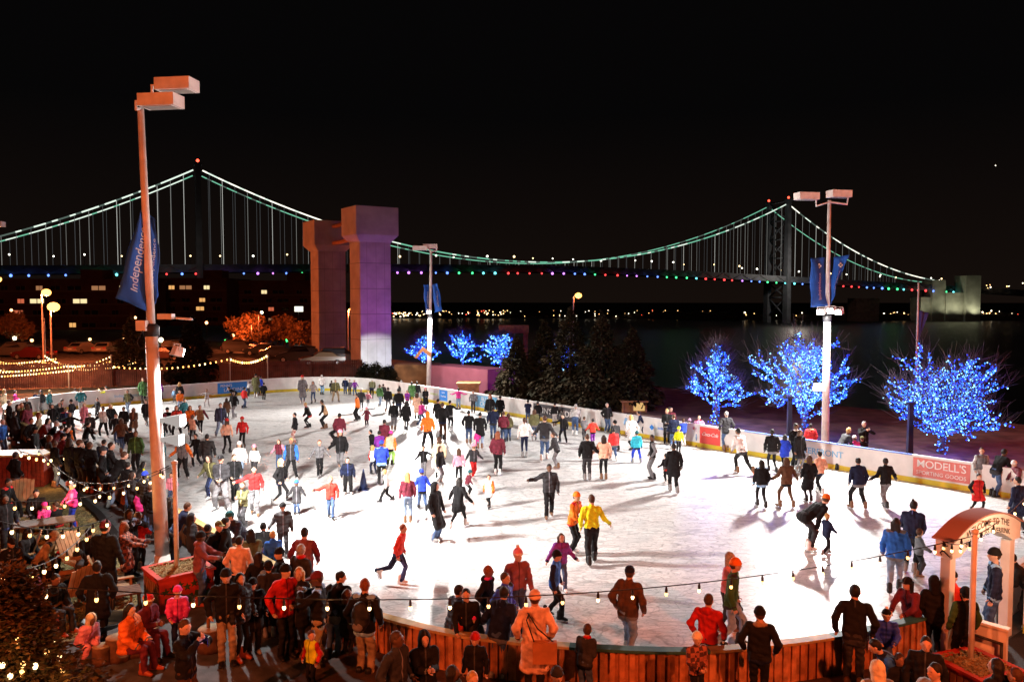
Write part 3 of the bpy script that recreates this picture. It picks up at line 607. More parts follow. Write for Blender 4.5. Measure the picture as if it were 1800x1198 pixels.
lamp('purple_wall_light', 'POINT', at2(866, 54)+Vector((1.2, 1.1, 1.6)), 260, (.5, .06, .8), None, .2)
q = MB(); q.box(at2(866, 54)+Vector((1.2, 1.75, 1.75)), (.3, .2, .2)); q.tube([at2(866, 54)+Vector((1.2, 1.8, 0)), at2(866, 54)+Vector((1.2, 1.8, 1.7))], .05, 6); tag(q.build('wall_washer', m_dark), 'small purple wall washer lamp on a stake by the pinkish container', 'lamp')
m_kio = mat('kiosk_timber', (.26, .12, .05), .7, noise=.3, nscale=3); m_lit = glow('kiosk_panel_lit', (1, .62, .22), .75)
def kiosk(px0, px1, y0, y1, Y, split, label, lit):
    a, b = gd(px0, y0, Y), gd(px1, y1, Y); r_ = tag(empty('kiosk', ((a.x+b.x)/2, Y, 0)), label, 'kiosk', 'small timber kiosks behind the boards'); w_ = b.x-a.x; h = a.z
    q = MB(); q.box((0, .9, h/2), (w_-.1, 1.2, h)); q.build('body', m_kio, r_); q = MB(); q.box((0, .8, h+.05), (w_+.15, 1.7, .1)); q.build('roof', m_kio, r_)
    q = MB()
    for x in (-w_/2+.06, w_/2-.06, -w_/2+w_*split): q.box((x, .15, h/2), (.1, .1, h-.01))
    q.build('posts', m_kio, r_) if False else q.build('frame', m_kio, r_)
    q = MB(); x0 = -w_/2+w_*split+.06; x1 = w_/2-.12; q.box(((x0+x1)/2, .26, h*.55), (x1-x0, .04, h*.8)); q.build('lit_panel' if lit else 'timber_panel', m_lit if lit else m_kio, r_)
kiosk(1094, 1138, 707, 740, 48, .42, 'timber kiosk with a glowing yellow panel behind the right-hand boards', True)
kiosk(804, 842, 676, 700, 53.5, .55, 'timber kiosk with a plain front before the pinkish container', False)
a = gd(879, 572, 90); b = gd(927, 580, 90)
gz = tag(empty('frame_gate', ((a.x+b.x)/2, 90, 0)), 'orange lit beam gate standing behind the blue trees', 'gate'); q = MB(); q.box((0, 0, a.z-.4), (b.x-a.x+.3, .5, .9)); q.build('beam', m_kio, gz)
for x in (-(b.x-a.x)/2+.2, (b.x-a.x)/2-.2): q = MB(); q.box((x, 0, (a.z-.9)/2), (.5, .45, a.z-.9)); q.build('post', m_kio, gz)
# dark lamp posts and a flag pole on the pier
for px, Y, zt, lab in ((1605, 34.6, 2.3, 'dark square post in front of the largest blue tree'), (1391, 37.5, 2.2, 'dark square post left of the middle blue tree trunk')):
    p = at2(px, Y); q = MB(); q.box((p.x, p.y, zt/2), (.22, .22, zt), taper=.8); q.box((p.x, p.y, zt+.05), (.3, .3, .1)); tag(q.build('bollard_post', mat('post_dark', (.015, .015, .03), .5)), lab, 'post', 'dark posts on the pier')
p = at2(1613, 47); fp = tag(empty('flag_pole', p), 'thin orange lit flag pole with a limp dark flag above the largest blue tree', 'flag pole')
q = MB(); q.tube([(0, 0, 0), (0, 0, gd(1613, 497, 47).z)], [.07, .045], 8); q.build('pole', m_steel, fp)
z0, z1 = gd(1613, 600, 47).z, gd(1613, 545, 47).z; q = MB(); V = []; F = []
for i in range(9):
    for j in range(7): u = i/8; v = j/6; V.append((.05+v*(.30+.25*u)*(1 if j else 1)-.45*(1-u)*v*.0-.35*v*(1-u), .10*math.sin(v*9+u*2), z0+(z1-z0)*u-v*.15))
for i in range(8):
    for j in range(6): a_ = i*7+j; F.append((a_, a_+1, a_+8, a_+7))
q.add(V, F, sm=True); o = q.build('flag', mat('flag_dark', (.05, .06, .2), .8), fp); o.modifiers.new('t', 'SOLIDIFY').thickness = .02

# ================================================================== PARKED CARS
def car_paint(key, c): return mat('car_paint_'+key, c, .3, spec=.6, noise=.05)
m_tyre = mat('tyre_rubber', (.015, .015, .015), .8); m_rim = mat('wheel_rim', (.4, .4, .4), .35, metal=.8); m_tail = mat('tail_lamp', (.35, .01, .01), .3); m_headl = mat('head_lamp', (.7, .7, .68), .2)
def make_car(paint, suv=False):
    root = empty('parked_car'); L, Wd = (4.6, 1.82); hh = .35 if suv else 0
    prof = [(-2.3, .45), (-2.3, .85), (-2.15, .98+hh*.5), (-1.55, 1.02+hh*.6), (-1.0, 1.42+hh), (.35, 1.46+hh), (1.05, 1.02+hh*.4), (1.95, .88+hh*.3), (2.28, .72), (2.3, .42), (1.9, .28), (-1.9, .28)]
    if suv: prof[3] = (-2.1, 1.1+hh); prof[4] = (-1.8, 1.40+hh)
    q = MB(); V = []; n = len(prof)
    for y, sc in ((-Wd/2, .93), (-Wd/2+.12, 1), (Wd/2-.12, 1), (Wd/2, .93)):
        for x, z in prof: top = max(0, z-.95)/.5; V.append((x*(1 if sc == 1 else .985), y*(1-.14*top), .28+(z-.28)*(1 if sc == 1 else .97)))
    F = [(i*n+k, (i+1)*n+k, (i+1)*n+(k+1) % n, i*n+(k+1) % n) for i in range(3) for k in range(n)]+[tuple(range(n)), tuple(range(3*n+n-1, 3*n-1, -1))]
    q.add(V, F); q.build('body', paint, root)
    g_ = m_glassd; zt = 1.40+hh; zb = 1.0+hh*.55
    for sy in (-1, 1):
        q = MB(); q.add([(x, sy*(Wd/2-.02-(z-.95)*.24), z) for x, z in ((-1.35, zb), (.85, zb), (.33, zt-.02), (-.9, zt-.04))], [(0, 1, 2, 3)]); q.build('side_window', g_, root)
    q = MB(); q.add([(1.07, -.72, zb+.02), (1.07, .72, zb+.02), (.45, .6, zt-.02), (.45, -.6, zt-.02)], [(0, 1, 2, 3)]); q.build('windscreen', g_, root)
    xb0, xb1 = (-2.14, -1.88) if suv else (-1.57, -1.08)
    q = MB(); q.add([(xb0-.02, -.7, zb+.05), (xb0-.02, .7, zb+.05), (xb1-.02, .6, zt-.03), (xb1-.02, -.6, zt-.03)], [(0, 1, 2, 3)]); q.build('rear_window', g_, root)
    for x in (-1.42, 1.42):
        for sy in (-1, 1):
            q = MB(); q.tube([(x, sy*.92, .33), (x, sy*.70, .33)], .33, 14, sm=False); w_ = q.build('wheel', m_tyre, root); q = MB(); q.tube([(x, sy*.935, .33), (x, sy*.9, .33)], .2, 10, sm=False); q.build('rim', m_rim, w_)
    for sy in (-1, 1):
        q = MB(); q.box((-2.27, sy*.68, .86), (.1, .32, .14)); q.build('tail_light', m_tail, root); q = MB(); q.box((2.2, sy*.66, .72), (.16, .34, .13)); q.build('headlight', m_headl, root)
    q = MB(); q.box((-2.31, 0, .68), (.03, .5, .13)); q.build('number_plate', m_headl, root)
    return root
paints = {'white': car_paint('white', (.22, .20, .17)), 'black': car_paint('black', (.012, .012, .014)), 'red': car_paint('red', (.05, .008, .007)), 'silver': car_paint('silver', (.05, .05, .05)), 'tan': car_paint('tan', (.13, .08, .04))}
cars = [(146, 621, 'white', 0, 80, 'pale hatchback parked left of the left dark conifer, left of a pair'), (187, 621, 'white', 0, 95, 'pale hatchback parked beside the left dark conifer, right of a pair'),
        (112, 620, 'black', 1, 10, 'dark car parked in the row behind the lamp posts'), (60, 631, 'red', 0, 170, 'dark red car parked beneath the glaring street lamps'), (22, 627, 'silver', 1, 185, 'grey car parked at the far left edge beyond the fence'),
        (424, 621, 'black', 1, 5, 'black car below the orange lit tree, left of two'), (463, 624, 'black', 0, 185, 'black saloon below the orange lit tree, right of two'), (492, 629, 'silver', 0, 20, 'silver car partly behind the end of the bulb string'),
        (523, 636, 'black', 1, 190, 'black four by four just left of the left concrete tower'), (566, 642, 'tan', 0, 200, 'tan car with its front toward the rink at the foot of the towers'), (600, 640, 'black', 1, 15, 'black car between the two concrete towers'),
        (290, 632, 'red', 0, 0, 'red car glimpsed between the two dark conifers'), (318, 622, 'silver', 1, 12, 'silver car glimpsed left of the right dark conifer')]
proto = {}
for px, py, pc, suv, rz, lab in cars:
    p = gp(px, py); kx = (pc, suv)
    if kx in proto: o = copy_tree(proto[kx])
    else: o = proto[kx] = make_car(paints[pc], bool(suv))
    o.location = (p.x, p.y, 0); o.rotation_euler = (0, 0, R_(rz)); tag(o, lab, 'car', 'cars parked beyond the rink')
# ================================================================== TREES
m_bark = mat('bark', (.07, .05, .04), .9, noise=.3, nscale=3); m_twig = mat('bare_twig', (.07, .05, .06), .9)
m_needle = mat('conifer_needles', (.012, .014, .009), .9, col2=(.034, .022, .011), nscale=.9, spec=.04); m_needle_b = mat('conifer_needles_brown', (.05, .04, .02), .9, col2=(.10, .065, .03), nscale=3.0, spec=.05)
def conifer(base, h, r, label, n=1300, m=None, shape=.85, low=.08, size=.42, seed=1, grp='dark conifers round the rink'):
    rg = np.random.default_rng(seed); root = tag(empty('conifer', base), label, 'tree', grp)
    q = MB(); q.tube([(0, 0, 0), (0, 0, h*.93)], [r*.07+.04, .02], 7); q.build('trunk', m_bark, root)
    u = rg.random(n)**1.35; zf = low+(1-low)*u; lob = 1+.28*np.sin(rg.random()*6+np.floor(zf*9)*2.4)
    ang = rg.random(n)*2*np.pi; rad = r*(1-zf)**shape*(.35+.65*rg.random(n)**.45)*lob*(1+.13*np.sin(ang*3+seed)) + .03
    c = np.stack([rad*np.cos(ang), rad*np.sin(ang), zf*h+.12*rg.standard_normal(n)], 1)
    out = np.stack([np.cos(ang), np.sin(ang), -.35+.7*zf], 1); side = np.stack([-np.sin(ang), np.cos(ang), np.zeros(n)], 1)
    V = []; F = []
    for k in range(3):
        L = size*(.6+.8*rg.random(n))*(1-.45*zf); wd = L*(.22+.2*rg.random(n)); tw = rg.normal(0, .6, n)
        o = out+side*tw[:, None]+np.array([0, 0, 1])*rg.normal(0, .25, n)[:, None]; o /= np.linalg.norm(o, axis=1)[:, None]; s2 = side*np.cos(tw)[:, None]+np.array([0, 0, 1])*rg.normal(0, .5, n)[:, None]
        c2 = c+rg.normal(0, .06, (n, 3)); b = len(V)*0
        V.append(np.stack([c2-o*L[:, None]*.4, c2+s2*wd[:, None], c2+o*L[:, None]*.8-np.array([0, 0, .12])*L[:, None], c2-s2*wd[:, None]], 1).reshape(-1, 3))
    V = np.concatenate(V); F = np.arange(len(V)).reshape(-1, 4); me = npmesh('crown', V, F, [m or m_needle], smooth=False); link(bpy.data.objects.new('crown', me), root); return root
for i, (px, Y, ytop, r, lab) in enumerate(((908, 54, 596, 1.9, 'small dark conifer leftmost of the clump behind the boards'), (957, 55, 566, 2.1, 'dark conifer second from the left in the clump behind the boards'), (1003, 53, 546, 2.6, 'tallest dark conifer of the clump, blue lights showing at its left'), (1058, 51, 556, 2.5, 'broad dark conifer right of the tallest one in the clump'), (1112, 50, 580, 2.0, 'dark conifer rightmost in the clump, above the timber kiosk'))):
    p = gd(px, ytop, Y); conifer((p.x, Y, 0), p.z, r, lab, n=3600, seed=20+i, shape=.95, low=.03, size=.27)
for i, (px, Y, ytop, r, lab) in enumerate(((232, 66, 560, 2.3, 'dark conifer rising left of the tall light pole beyond the fence'), (338, 64, 558, 2.2, 'dark conifer rising right of the tall light pole beyond the fence'))):
    p = gd(px, ytop, Y); conifer((p.x, Y, 0), p.z, r, lab, n=3600, seed=40+i, shape=.85, low=.04, size=.28, m=(m_needle_b if i == 0 else None))  # left conifer browner: orange lamp light put into its needle colour
for i, (px, Y, ytop, r) in enumerate(((642, 62, 642, .8), (660, 61, 640, .85), (683, 61.5, 646, .8))):
    p = gd(px, ytop, Y); conifer((p.x, Y, 0), p.z, r, ('rounded dark shrub left of three below the right concrete tower', 'rounded dark shrub in the middle of three below the right concrete tower', 'rounded dark shrub right of three below the right concrete tower')[i], n=1500, seed=60+i, shape=.4, low=.02, size=.2, grp='shrubs below the concrete tower').name = 'shrub' if not i else f'shrub.{i:03d}'

def grow(rg, base, h, r, kind, seed):
    """bare tree skeleton: list of polylines with radii and level"""
    B = []
    def branch(p, d, L, rad, lev, up):
        n = 5; pts = [Vector(p)]; dd = Vector(d).normalized()
        for i in range(n):
            dd = (dd+Vector((rg.normal(0, .13), rg.normal(0, .13), rg.normal(0, .08)+up*.13))).normalized(); pts.append(pts[-1]+dd*L/n)
        B.append((pts, [rad*(1-.75*i/n) for i in range(n+1)], lev))
        if lev < 3:
            k = (5 if lev == 1 else 4)
            for j in range(k):
                f = .25+.72*(j+rg.random()*.6)/k; i0 = min(n-1, int(f*n)); q = pts[i0].lerp(pts[i0+1], f*n-i0)
                a = Vector((rg.normal(), rg.normal(), rg.normal()*.6)); a = (a-dd*a.dot(dd)).normalized(); branch(q, dd*.85+a*.75, L*(.42 if lev == 1 else .45)*(1.05-.3*f), rad*.5, lev+1, up)
    if kind == 'vase':
        zt = h*.22; B.append(([Vector((0, 0, 0)), Vector((.02, 0, zt*.5)), Vector((0, 0, zt))], [.17, .14, .14], 0))
        for i in range(26):
            a = i*2.4+rg.normal(0, .2); el = R_(rg.uniform(24, 88)) if i % 5 else R_(rg.uniform(12, 24)); d = Vector((math.cos(a)*math.cos(el), math.sin(a)*math.cos(el), math.sin(el)))
            L = (r*1.05 if el < .4 else min(h*.76, r*.92/max(.25, math.cos(el)))); branch((0, 0, zt*(.75+.25*rg.random())), d, L*rg.uniform(.8, 1.0), .075, 1, .6)
    else:
        B.append(([Vector((.05*math.sin(i*1.3), .05*math.cos(i), h*.96*i/8)) for i in range(9)], [.15*(1-i/9.5) for i in range(9)], 0))
        for i in range(22):
            f = .20+.76*i/22; a = i*2.4+rg.normal(0, .3); prof = (1-f)**.75*1.25 if kind == 'cone' else math.sin(min(1, (1-f)*1.5)*1.5)
            el = R_(rg.uniform(5, 22)+f*45); d = Vector((math.cos(a)*math.cos(el), math.sin(a)*math.cos(el), math.sin(el))); branch((0, 0, f*h*.93), d, r*max(.22, prof)*rg.uniform(.75, 1.08), .05*(1-f*.6), 1, .25)
    return B
m_bulb = [glow('bulb_blue', (.012, .05, 1.0), 2.6), glow('bulb_azure', (.03, .19, 1.0), 3.4), glow('bulb_ice', (.25, .65, 1.0), 4.0)]
ICO = [(0, 0, 1), (.894, 0, .447), (.276, .851, .447), (-.724, .526, .447), (-.724, -.526, .447), (.276, -.851, .447), (.724, .526, -.447), (-.276, .851, -.447), (-.894, 0, -.447), (-.276, -.851, -.447), (.724, -.526, -.447), (0, 0, -1)]
ICOF = [(0, 1, 2), (0, 2, 3), (0, 3, 4), (0, 4, 5), (0, 5, 1), (1, 6, 2), (2, 7, 3), (3, 8, 4), (4, 9, 5), (5, 10, 1), (1, 10, 6), (2, 6, 7), (3, 7, 8), (4, 8, 9), (5, 9, 10), (6, 11, 7), (7, 11, 8), (8, 11, 9), (9, 11, 10), (10, 11, 6)]
def bulbs(name, pts, rads, mi, mats, parent):
    ico = np.array(ICO); fac = np.array(ICOF); P = np.asarray(pts); R = np.asarray(rads)
    V = (P[:, None, :]+ico[None]*R[:, None, None]).reshape(-1, 3); F = (fac[None]+12*np.arange(len(P))[:, None, None]).reshape(-1, 3)
    return link(bpy.data.objects.new(name, npmesh(name, V, F, mats, np.repeat(mi, 20))), parent)
def lit_tree(px, Y, ytop, r, kind, label, seed, nb, br_, twigs=900, e=900, zoff=0):
    p = gd(px, ytop, Y); h = p.z; rg = np.random.default_rng(seed); root = tag(empty('lit_tree', (p.x, Y, 0)), label, 'tree', 'bare trees wound with blue lights'); B = grow(rg, None, h, r, kind, seed)
    q = MB(); cand = []; wts = []
    for pts, rad, lev in B:
        if lev < 3: q.tube(pts, [max(.012, x) for x in rad], 5, cap=False)
        for i in range(len(pts)-1):
            L = (pts[i+1]-pts[i]).length; cand.append((pts[i], pts[i+1], rad[i])); wts.append(L*(3.0 if lev == 0 else 1.6 if lev == 1 else 1.0 if lev == 2 else .3))
    q.build('trunk', m_bark, root); q = MB()
    for pts, rad, lev in B:
        if lev == 3: q.tube(pts, [.012, .01, .01, .008, .006, .004], 3, cap=False)
        if lev >= 2:
            for _ in range(4):
                i = rg.integers(1, 6); a = pts[i]; d = (pts[i]-pts[0]).normalized()*.7+Vector((rg.normal(0, .5), rg.normal(0, .5), rg.normal(.35, .4))); q.tube([a, a+d*rg.uniform(.15, .3), a+d*rg.uniform(.35, .6)+Vector((0, 0, .06))], [.008, .006, .004], 3, cap=False)
    tw = q.build('twigs', m_twig, root)
    wts = np.array(wts)/np.sum(wts); ch = rg.choice(len(cand), nb, p=wts); P = []
    for c in ch: a, b, rd = cand[c]; v = a.lerp(b, rg.random()); P.append((v.x+rg.normal(0, .035+rd*.5), v.y+rg.normal(0, .035+rd*.5), v.z+rg.normal(0, .03)))
    o = bulbs('string_lights', P, rg.uniform(.7, 1.15, nb)*br_, rg.choice([0, 1, 2], nb, p=[.42, .38, .20]), m_bulb, root); o['kind'] = 'stuff'
    for i, (dz, f) in enumerate(((.42, 0), (.7, .45), (.62, -.5))): lamp('blue_glow', 'POINT', (f*r, -.25*r, h*dz), e, (.09, .05, 1.0), root, .9)
    lamp('blue_glow', 'POINT', (0, -.6, h*.22), e*.5, (.10, .12, 1.0), root, .3)
    return root
lit_tree(1660, 35.2, 614, 2.5, 'vase', 'largest blue lit tree, vase shaped, right of the tall white pole', 5, 6500, .033, e=190)
lit_tree(1415, 39.2, 598, 3.15, 'wide', 'spreading blue lit tree partly behind the tall white pole', 12, 5000, .035, e=190)
lit_tree(1260, 43.8, 598, 2.05, 'cone', 'narrow blue lit tree left of the spreading one', 9, 2600, .037, e=170)
lit_tree(744, 78, 586, 1.9, 'cone', 'leftmost small blue lit tree, behind the middle light pole', 31, 650, .075, e=180)
lit_tree(812, 78, 584, 2.1, 'wide', 'small blue lit tree in the middle of the far three', 32, 750, .075, e=180)
lit_tree(880, 76, 586, 2.2, 'wide', 'right-hand small blue lit tree of the far three', 34, 800, .075, e=180)
lit_tree(985, 60, 596, 1.9, 'wide', 'blue lit tree almost wholly hidden among the dark conifers', 36, 420, .05, e=120)
def bare_tree(px, Y, ytop, r, label, seed, m):
    p = gd(px, ytop, Y); rg = np.random.default_rng(seed); root = tag(empty('bare_tree', (p.x, Y, 0)), label, 'tree', 'street trees beyond the car park'); B = grow(rg, None, p.z, r, 'wide', seed); q = MB(); q2 = MB()
    for pts, rad, lev in B: (q if lev < 2 else q2).tube(pts, [max(.03, x*1.4) for x in rad], 4, cap=False)
    for pts, rad, lev in B:
        if lev >= 2:
            for _ in range(9): c = pts[rg.integers(1, 6)]+Vector(rg.normal(0, .25, 3)); d = Vector(rg.normal(0, .22, 3)); s_ = Vector(rg.normal(0, .18, 3)); q2.add([c, c+d, c+d+s_, c+s_], [(0, 1, 2, 3)])
    q.build('trunk', m_bark, root); q2.build('crown', m, root)
m_leafdry = mat('dry_leaves', (.24, .13, .05), .9, noise=.3, nscale=2)
for i, (px, Y, yt, r, lab) in enumerate(((436, 112, 560, 3.1, 'street tree with orange lit dry leaves above two black cars'), (462, 122, 570, 2.4, 'smaller dry leaved tree right behind the orange lit one'), (500, 118, 566, 2.6, 'dim brown street tree left of the concrete towers'), (532, 116, 574, 2.2, 'dim brown street tree touching the left concrete tower'), (20, 120, 560, 3.0, 'dim street tree at the far left edge'))):
    bare_tree(px, Y, yt, r, lab, 70+i, m_leafdry)
lamp('tree_street_light', 'POINT', gd(436, 600, 110)+Vector((1.4, -3, 2.2)), 1500, SOD, None, .2)
q = MB(); b_ = gd(436, 600, 110)+Vector((1.4, -2.7, 0)); q.tube([(b_.x, b_.y, 0), (b_.x, b_.y, gd(436, 600, 110).z+2.5)], .06, 6); q.box((b_.x, b_.y-.2, gd(436, 600, 110).z+2.55), (.3, .5, .12)); tag(q.build('path_lamp', m_dark), 'short dark path lamp lighting the orange tree', 'lamp')
lamp('street_glow', 'POINT', (gd(470, 600, 112).x, 108, 4.5), 1400, SOD, None, .3); q = MB(); x_ = gd(470, 600, 112).x; q.tube([(x_, 108.3, 0), (x_, 108.3, 4.8)], .06, 6); q.box((x_, 108, 4.85), (.3, .6, .12)); tag(q.build('path_lamp', m_dark), 'short dark path lamp over the road by the black cars', 'lamp')

# near conifer with warm string lights, lower left corner
ct = conifer((-4.45, 7.0, 0), 4.3, 1.95, 'close brownish conifer hung with warm bulbs in the lower left corner', n=26000, m=m_needle_b, shape=.95, low=.3, size=.085, seed=77, grp='decorated conifer in the beer garden')
m_warm = [glow('bulb_warm', (1, .50, .15), 5), glow('bulb_pale', (1, .66, .30), 6)]
m_sock = mat('bulb_socket', (.012, .012, .012), .5)
P = [gd(px, py, 6.0) for px, py in ((30, 1125), (92, 1127), (82, 1145), (105, 1155), (40, 1167), (62, 1170), (38, 1182), (18, 1187), (110, 1177), (138, 1167), (4, 1168), (60, 1100))]
# keep every bulb on the crown's surface
Q = []
for p in P:
    d = (p-cam.location).normalized(); best = None
    for k in range(120):
        t = 4.2+k*.05; c = cam.location+d*t; rr_ = 1.95*max(.01, 1-c.z/4.3)**.95
        if math.hypot(c.x+4.45, c.y-7.0) < rr_*1.02: best = c; break
    if best is not None: Q.append(best-ct.location)
for i, v in enumerate(Q): q = MB(); q.ball(v, .026, n=8, sq=(.9, .9, 1.2)); q.build('bulb', m_warm[i % 2], ct)
for v in Q[::4]: lamp('bulb_glow', 'POINT', v+Vector((.12, -.25, .05)), 2.2, (1, .42, .12), ct, .03)

# ================================================================== FESTOON STRINGS
def festoon(a, b, sag, n, label, grp, r=.035, hang=.10, lit=None, mats=None, ends=True, seed=1, drop=None):
    a, b = Vector(a), Vector(b); root = tag(empty('festoon_string', a), label, 'string lights', grp); rg = np.random.default_rng(seed)
    f = lambda t: a.lerp(b, t)-Vector((0, 0, sag*4*t*(1-t)))
    q = MB(); q.tube([f(i/28)-a for i in range(29)], .009 if r < .05 else .012, 5, cap=False); q.build('cord', m_sock, root)
    for i in range(n):
        t = (i+.5)/n; c = f(t)-a; 
        if lit is None or n <= 40:
            q = MB(); q.tube([c, c-Vector((0, 0, hang*.55))], [.012, .022], 6); q.tube([c-Vector((0, 0, hang*.5)), c-Vector((0, 0, hang))], .022, 6); so = q.build('socket', m_sock, root)
            q = MB(); q.ball(c-Vector((0, 0, hang+r*.9)), r, n=8, sq=(.9, .9, 1.25)); q.build('bulb', (mats or m_warm)[rg.integers(0, 2)], so)
    return root
far_m = [glow('far_bulb_warm', (1, .42, .10), 5), glow('far_bulb_pale', (1, .68, .30), 6)]
GF = 'warm bulb strings over the car park side'
def pole_post(px, Y, ytop, label):
    p = gd(px, ytop, Y); q = MB(); q.tube([(p.x, Y, 0), (p.x, Y, p.z)], .045, 8); q.ball((p.x, Y, p.z), .06); tag(q.build('string_pole', m_steel), label, 'pole', 'thin poles carrying the bulb strings'); return p
Pa = pole_post(120, 61, 641, 'thin pale pole in front of the red fence on the left'); Pb = pole_post(195, 63.5, 624, 'thin pole beside the left dark conifer'); Pc = pole_post(404, 61.5, 628, 'thin pale pole left end of the short sagging bulb string'); Pd = pole_post(470, 63, 622, 'thin pale pole right end of the short sagging bulb string'); Pe = pole_post(78, 66, 560, 'tall thin timber pole left of the glaring street lamps')
festoon(Pc, Pd, .42, 17, 'short sagging string of warm bulbs between two thin poles above the fence', GF, .075, .06, mats=far_m, seed=2)
festoon(Pb-Vector((0, 0, .8)), Pc, .42, 22, 'long even string of warm bulbs running behind the tall light pole', GF, .065, .06, mats=far_m, seed=3)
strs = [(gd(-20, 652, 58), Pa, .1, 26), (gd(-20, 640, 62), Pb, .9, 38), (gd(-20, 646, 60), Pb-Vector((0, 0, .4)), .5, 38), (gd(77, 622, 64), gd(150, 640, 60), .35, 20), (gd(77, 622, 64), gd(190, 640, 62), .7, 30), (gd(-20, 630, 66), gd(120, 641, 61), .2, 28), (gd(120, 641, 61), gd(240, 634, 66), .35, 26), (gd(60, 632, 64), gd(245, 628, 68), .5, 34), (gd(-20, 660, 58), gd(130, 648, 60), .05, 30), (gd(-20, 638, 63), gd(100, 628, 64), .1, 26)]
nm = ['lowest thick run of warm bulbs along the left fence top', 'warm bulb string sagging deepest toward the left conifer', 'warm bulb string just above the fence reaching the thin pole', 'short steep bulb string from the tall timber pole', 'longer steep bulb string from the tall timber pole', 'upper left bulb string running to the pale pole', 'bulb string from the pale pole past the left conifer', 'topmost bulb string reaching past the left conifer', 'bottom bulb string hanging in front of the fence boards', 'short upper bulb string at the left edge']
for i, (a, b, sg, n) in enumerate(strs): festoon(a, b, sg, n, nm[i], GF, .052, .06, mats=far_m, seed=10+i)
lamp('festoon_light', 'POINT', gd(90, 640, 58), 500, (1, .42, .13), None, .6)
# ================================================================== PEOPLE (blended distance-field bodies, one continuous skin each, clothes as parts)
CL = dict(bk=(.008, .008, .009), nv=(.010, .015, .042), gy=(.15, .15, .16), dg=(.030, .030, .034), lg=(.42, .42, .42), wh=(.75, .74, .72), rd=(.50, .02, .02), hr=(.62, .05, .035), og=(.75, .17, .02), yl=(.68, .80, .02),
          bl=(.03, .14, .55), rb=(.025, .06, .55), lb=(.25, .45, .70), tq=(.04, .45, .60), pk=(.75, .28, .38), hp=(.70, .05, .30), pu=(.20, .03, .32), li=(.55, .32, .55), gn=(.04, .10, .03), lm=(.30, .60, .12), ol=(.10, .10, .045), br=(.09, .045, .025), tn=(.34, .22, .12),
          mr=(.13, .02, .035), mv=(.24, .08, .09), dn=(.05, .085, .17), ld=(.20, .28, .40), cr=(.72, .62, .42), pc=(.80, .48, .34), tl=(.02, .11, .13), kh=(.28, .21, .13), pl=(.35, .12, .08), cm=(.35, .12, .10))
HAIR = dict(bk=(.010, .008, .007), br=(.06, .028, .014), db=(.028, .015, .010), au=(.20, .06, .025), bl=(.45, .28, .10), gy=(.30, .29, .28), wh=(.6, .6, .58))
SKIN = [(.55, .33, .24), (.60, .38, .28), (.48, .28, .19), (.22, .11, .065), (.12, .06, .035)]
def cloth(c, kind='cloth'):
    key = f'{kind}_{c}'
    if key in _M: return _M[key]
    if c in ('pl', 'cm'):   # plaid / patterned
        m = mat(key, CL[c], .85); n = m.node_tree; tc = n.nodes.new('ShaderNodeTexCoord'); ck = n.nodes.new('ShaderNodeTexChecker'); ck.inputs['Scale'].default_value = 13 if c == 'pl' else 9
        ck.inputs['Color1'].default_value = (*CL[c], 1); ck.inputs['Color2'].default_value = (*((.08, .03, .025) if c == 'pl' else (.6, .5, .45)), 1); n.links.new(tc.outputs['Object'], ck.inputs['Vector']); n.links.new(ck.outputs['Color'], n.nodes['Principled BSDF'].inputs['Base Color']); return m
    m = mat(key, CL[c], .6 if kind == 'puffer' else .85, noise=.30, nscale=7, bump=.45, bscale=26, spec=.35 if kind == 'puffer' else .2)
    if kind in ('cloth', 'puffer'):     # front zip and centre seam
        n = m.node_tree; b = n.nodes['Principled BSDF']; src = b.inputs['Base Color'].links[0].from_socket; tc = n.nodes.new('ShaderNodeTexCoord'); sp = n.nodes.new('ShaderNodeSeparateXYZ'); ab = n.nodes.new('ShaderNodeMath'); ab.operation = 'ABSOLUTE'; lt = n.nodes.new('ShaderNodeMath'); lt.operation = 'LESS_THAN'; lt.inputs[1].default_value = .011; gt = n.nodes.new('ShaderNodeMath'); gt.operation = 'GREATER_THAN'; gt.inputs[1].default_value = .03; ml = n.nodes.new('ShaderNodeMath'); ml.operation = 'MULTIPLY'; mr_ = n.nodes.new('ShaderNodeMapRange'); mr_.inputs[3].default_value = 1.0; mr_.inputs[4].default_value = .35 if max(CL[c]) > .1 else 6.0; sc = n.nodes.new('ShaderNodeVectorMath'); sc.operation = 'SCALE'
        for a, q in ((tc.outputs['Object'], sp.inputs[0]), (sp.outputs['X'], ab.inputs[0]), (ab.outputs[0], lt.inputs[0]), (sp.outputs['Y'], gt.inputs[0]), (lt.outputs[0], ml.inputs[0]), (gt.outputs[0], ml.inputs[1]), (ml.outputs[0], mr_.inputs[0]), (src, sc.inputs[0]), (mr_.outputs[0], sc.inputs['Scale']), (sc.outputs[0], b.inputs['Base Color'])): n.links.new(a, q)
    return m
def hairm(c): return mat('hair_'+c, HAIR[c], .6, noise=.3, nscale=30, bump=.4, bscale=60)
def skinm(i): return mat(f'skin_{i}', SKIN[i], .55, noise=.06, nscale=12)
def smin(a, b, k): h = np.maximum(k-np.abs(a-b), 0)/k; return np.minimum(a, b)-h*h*k*.25
EDG = [((0, 0, 0), ax) for ax in range(3)]
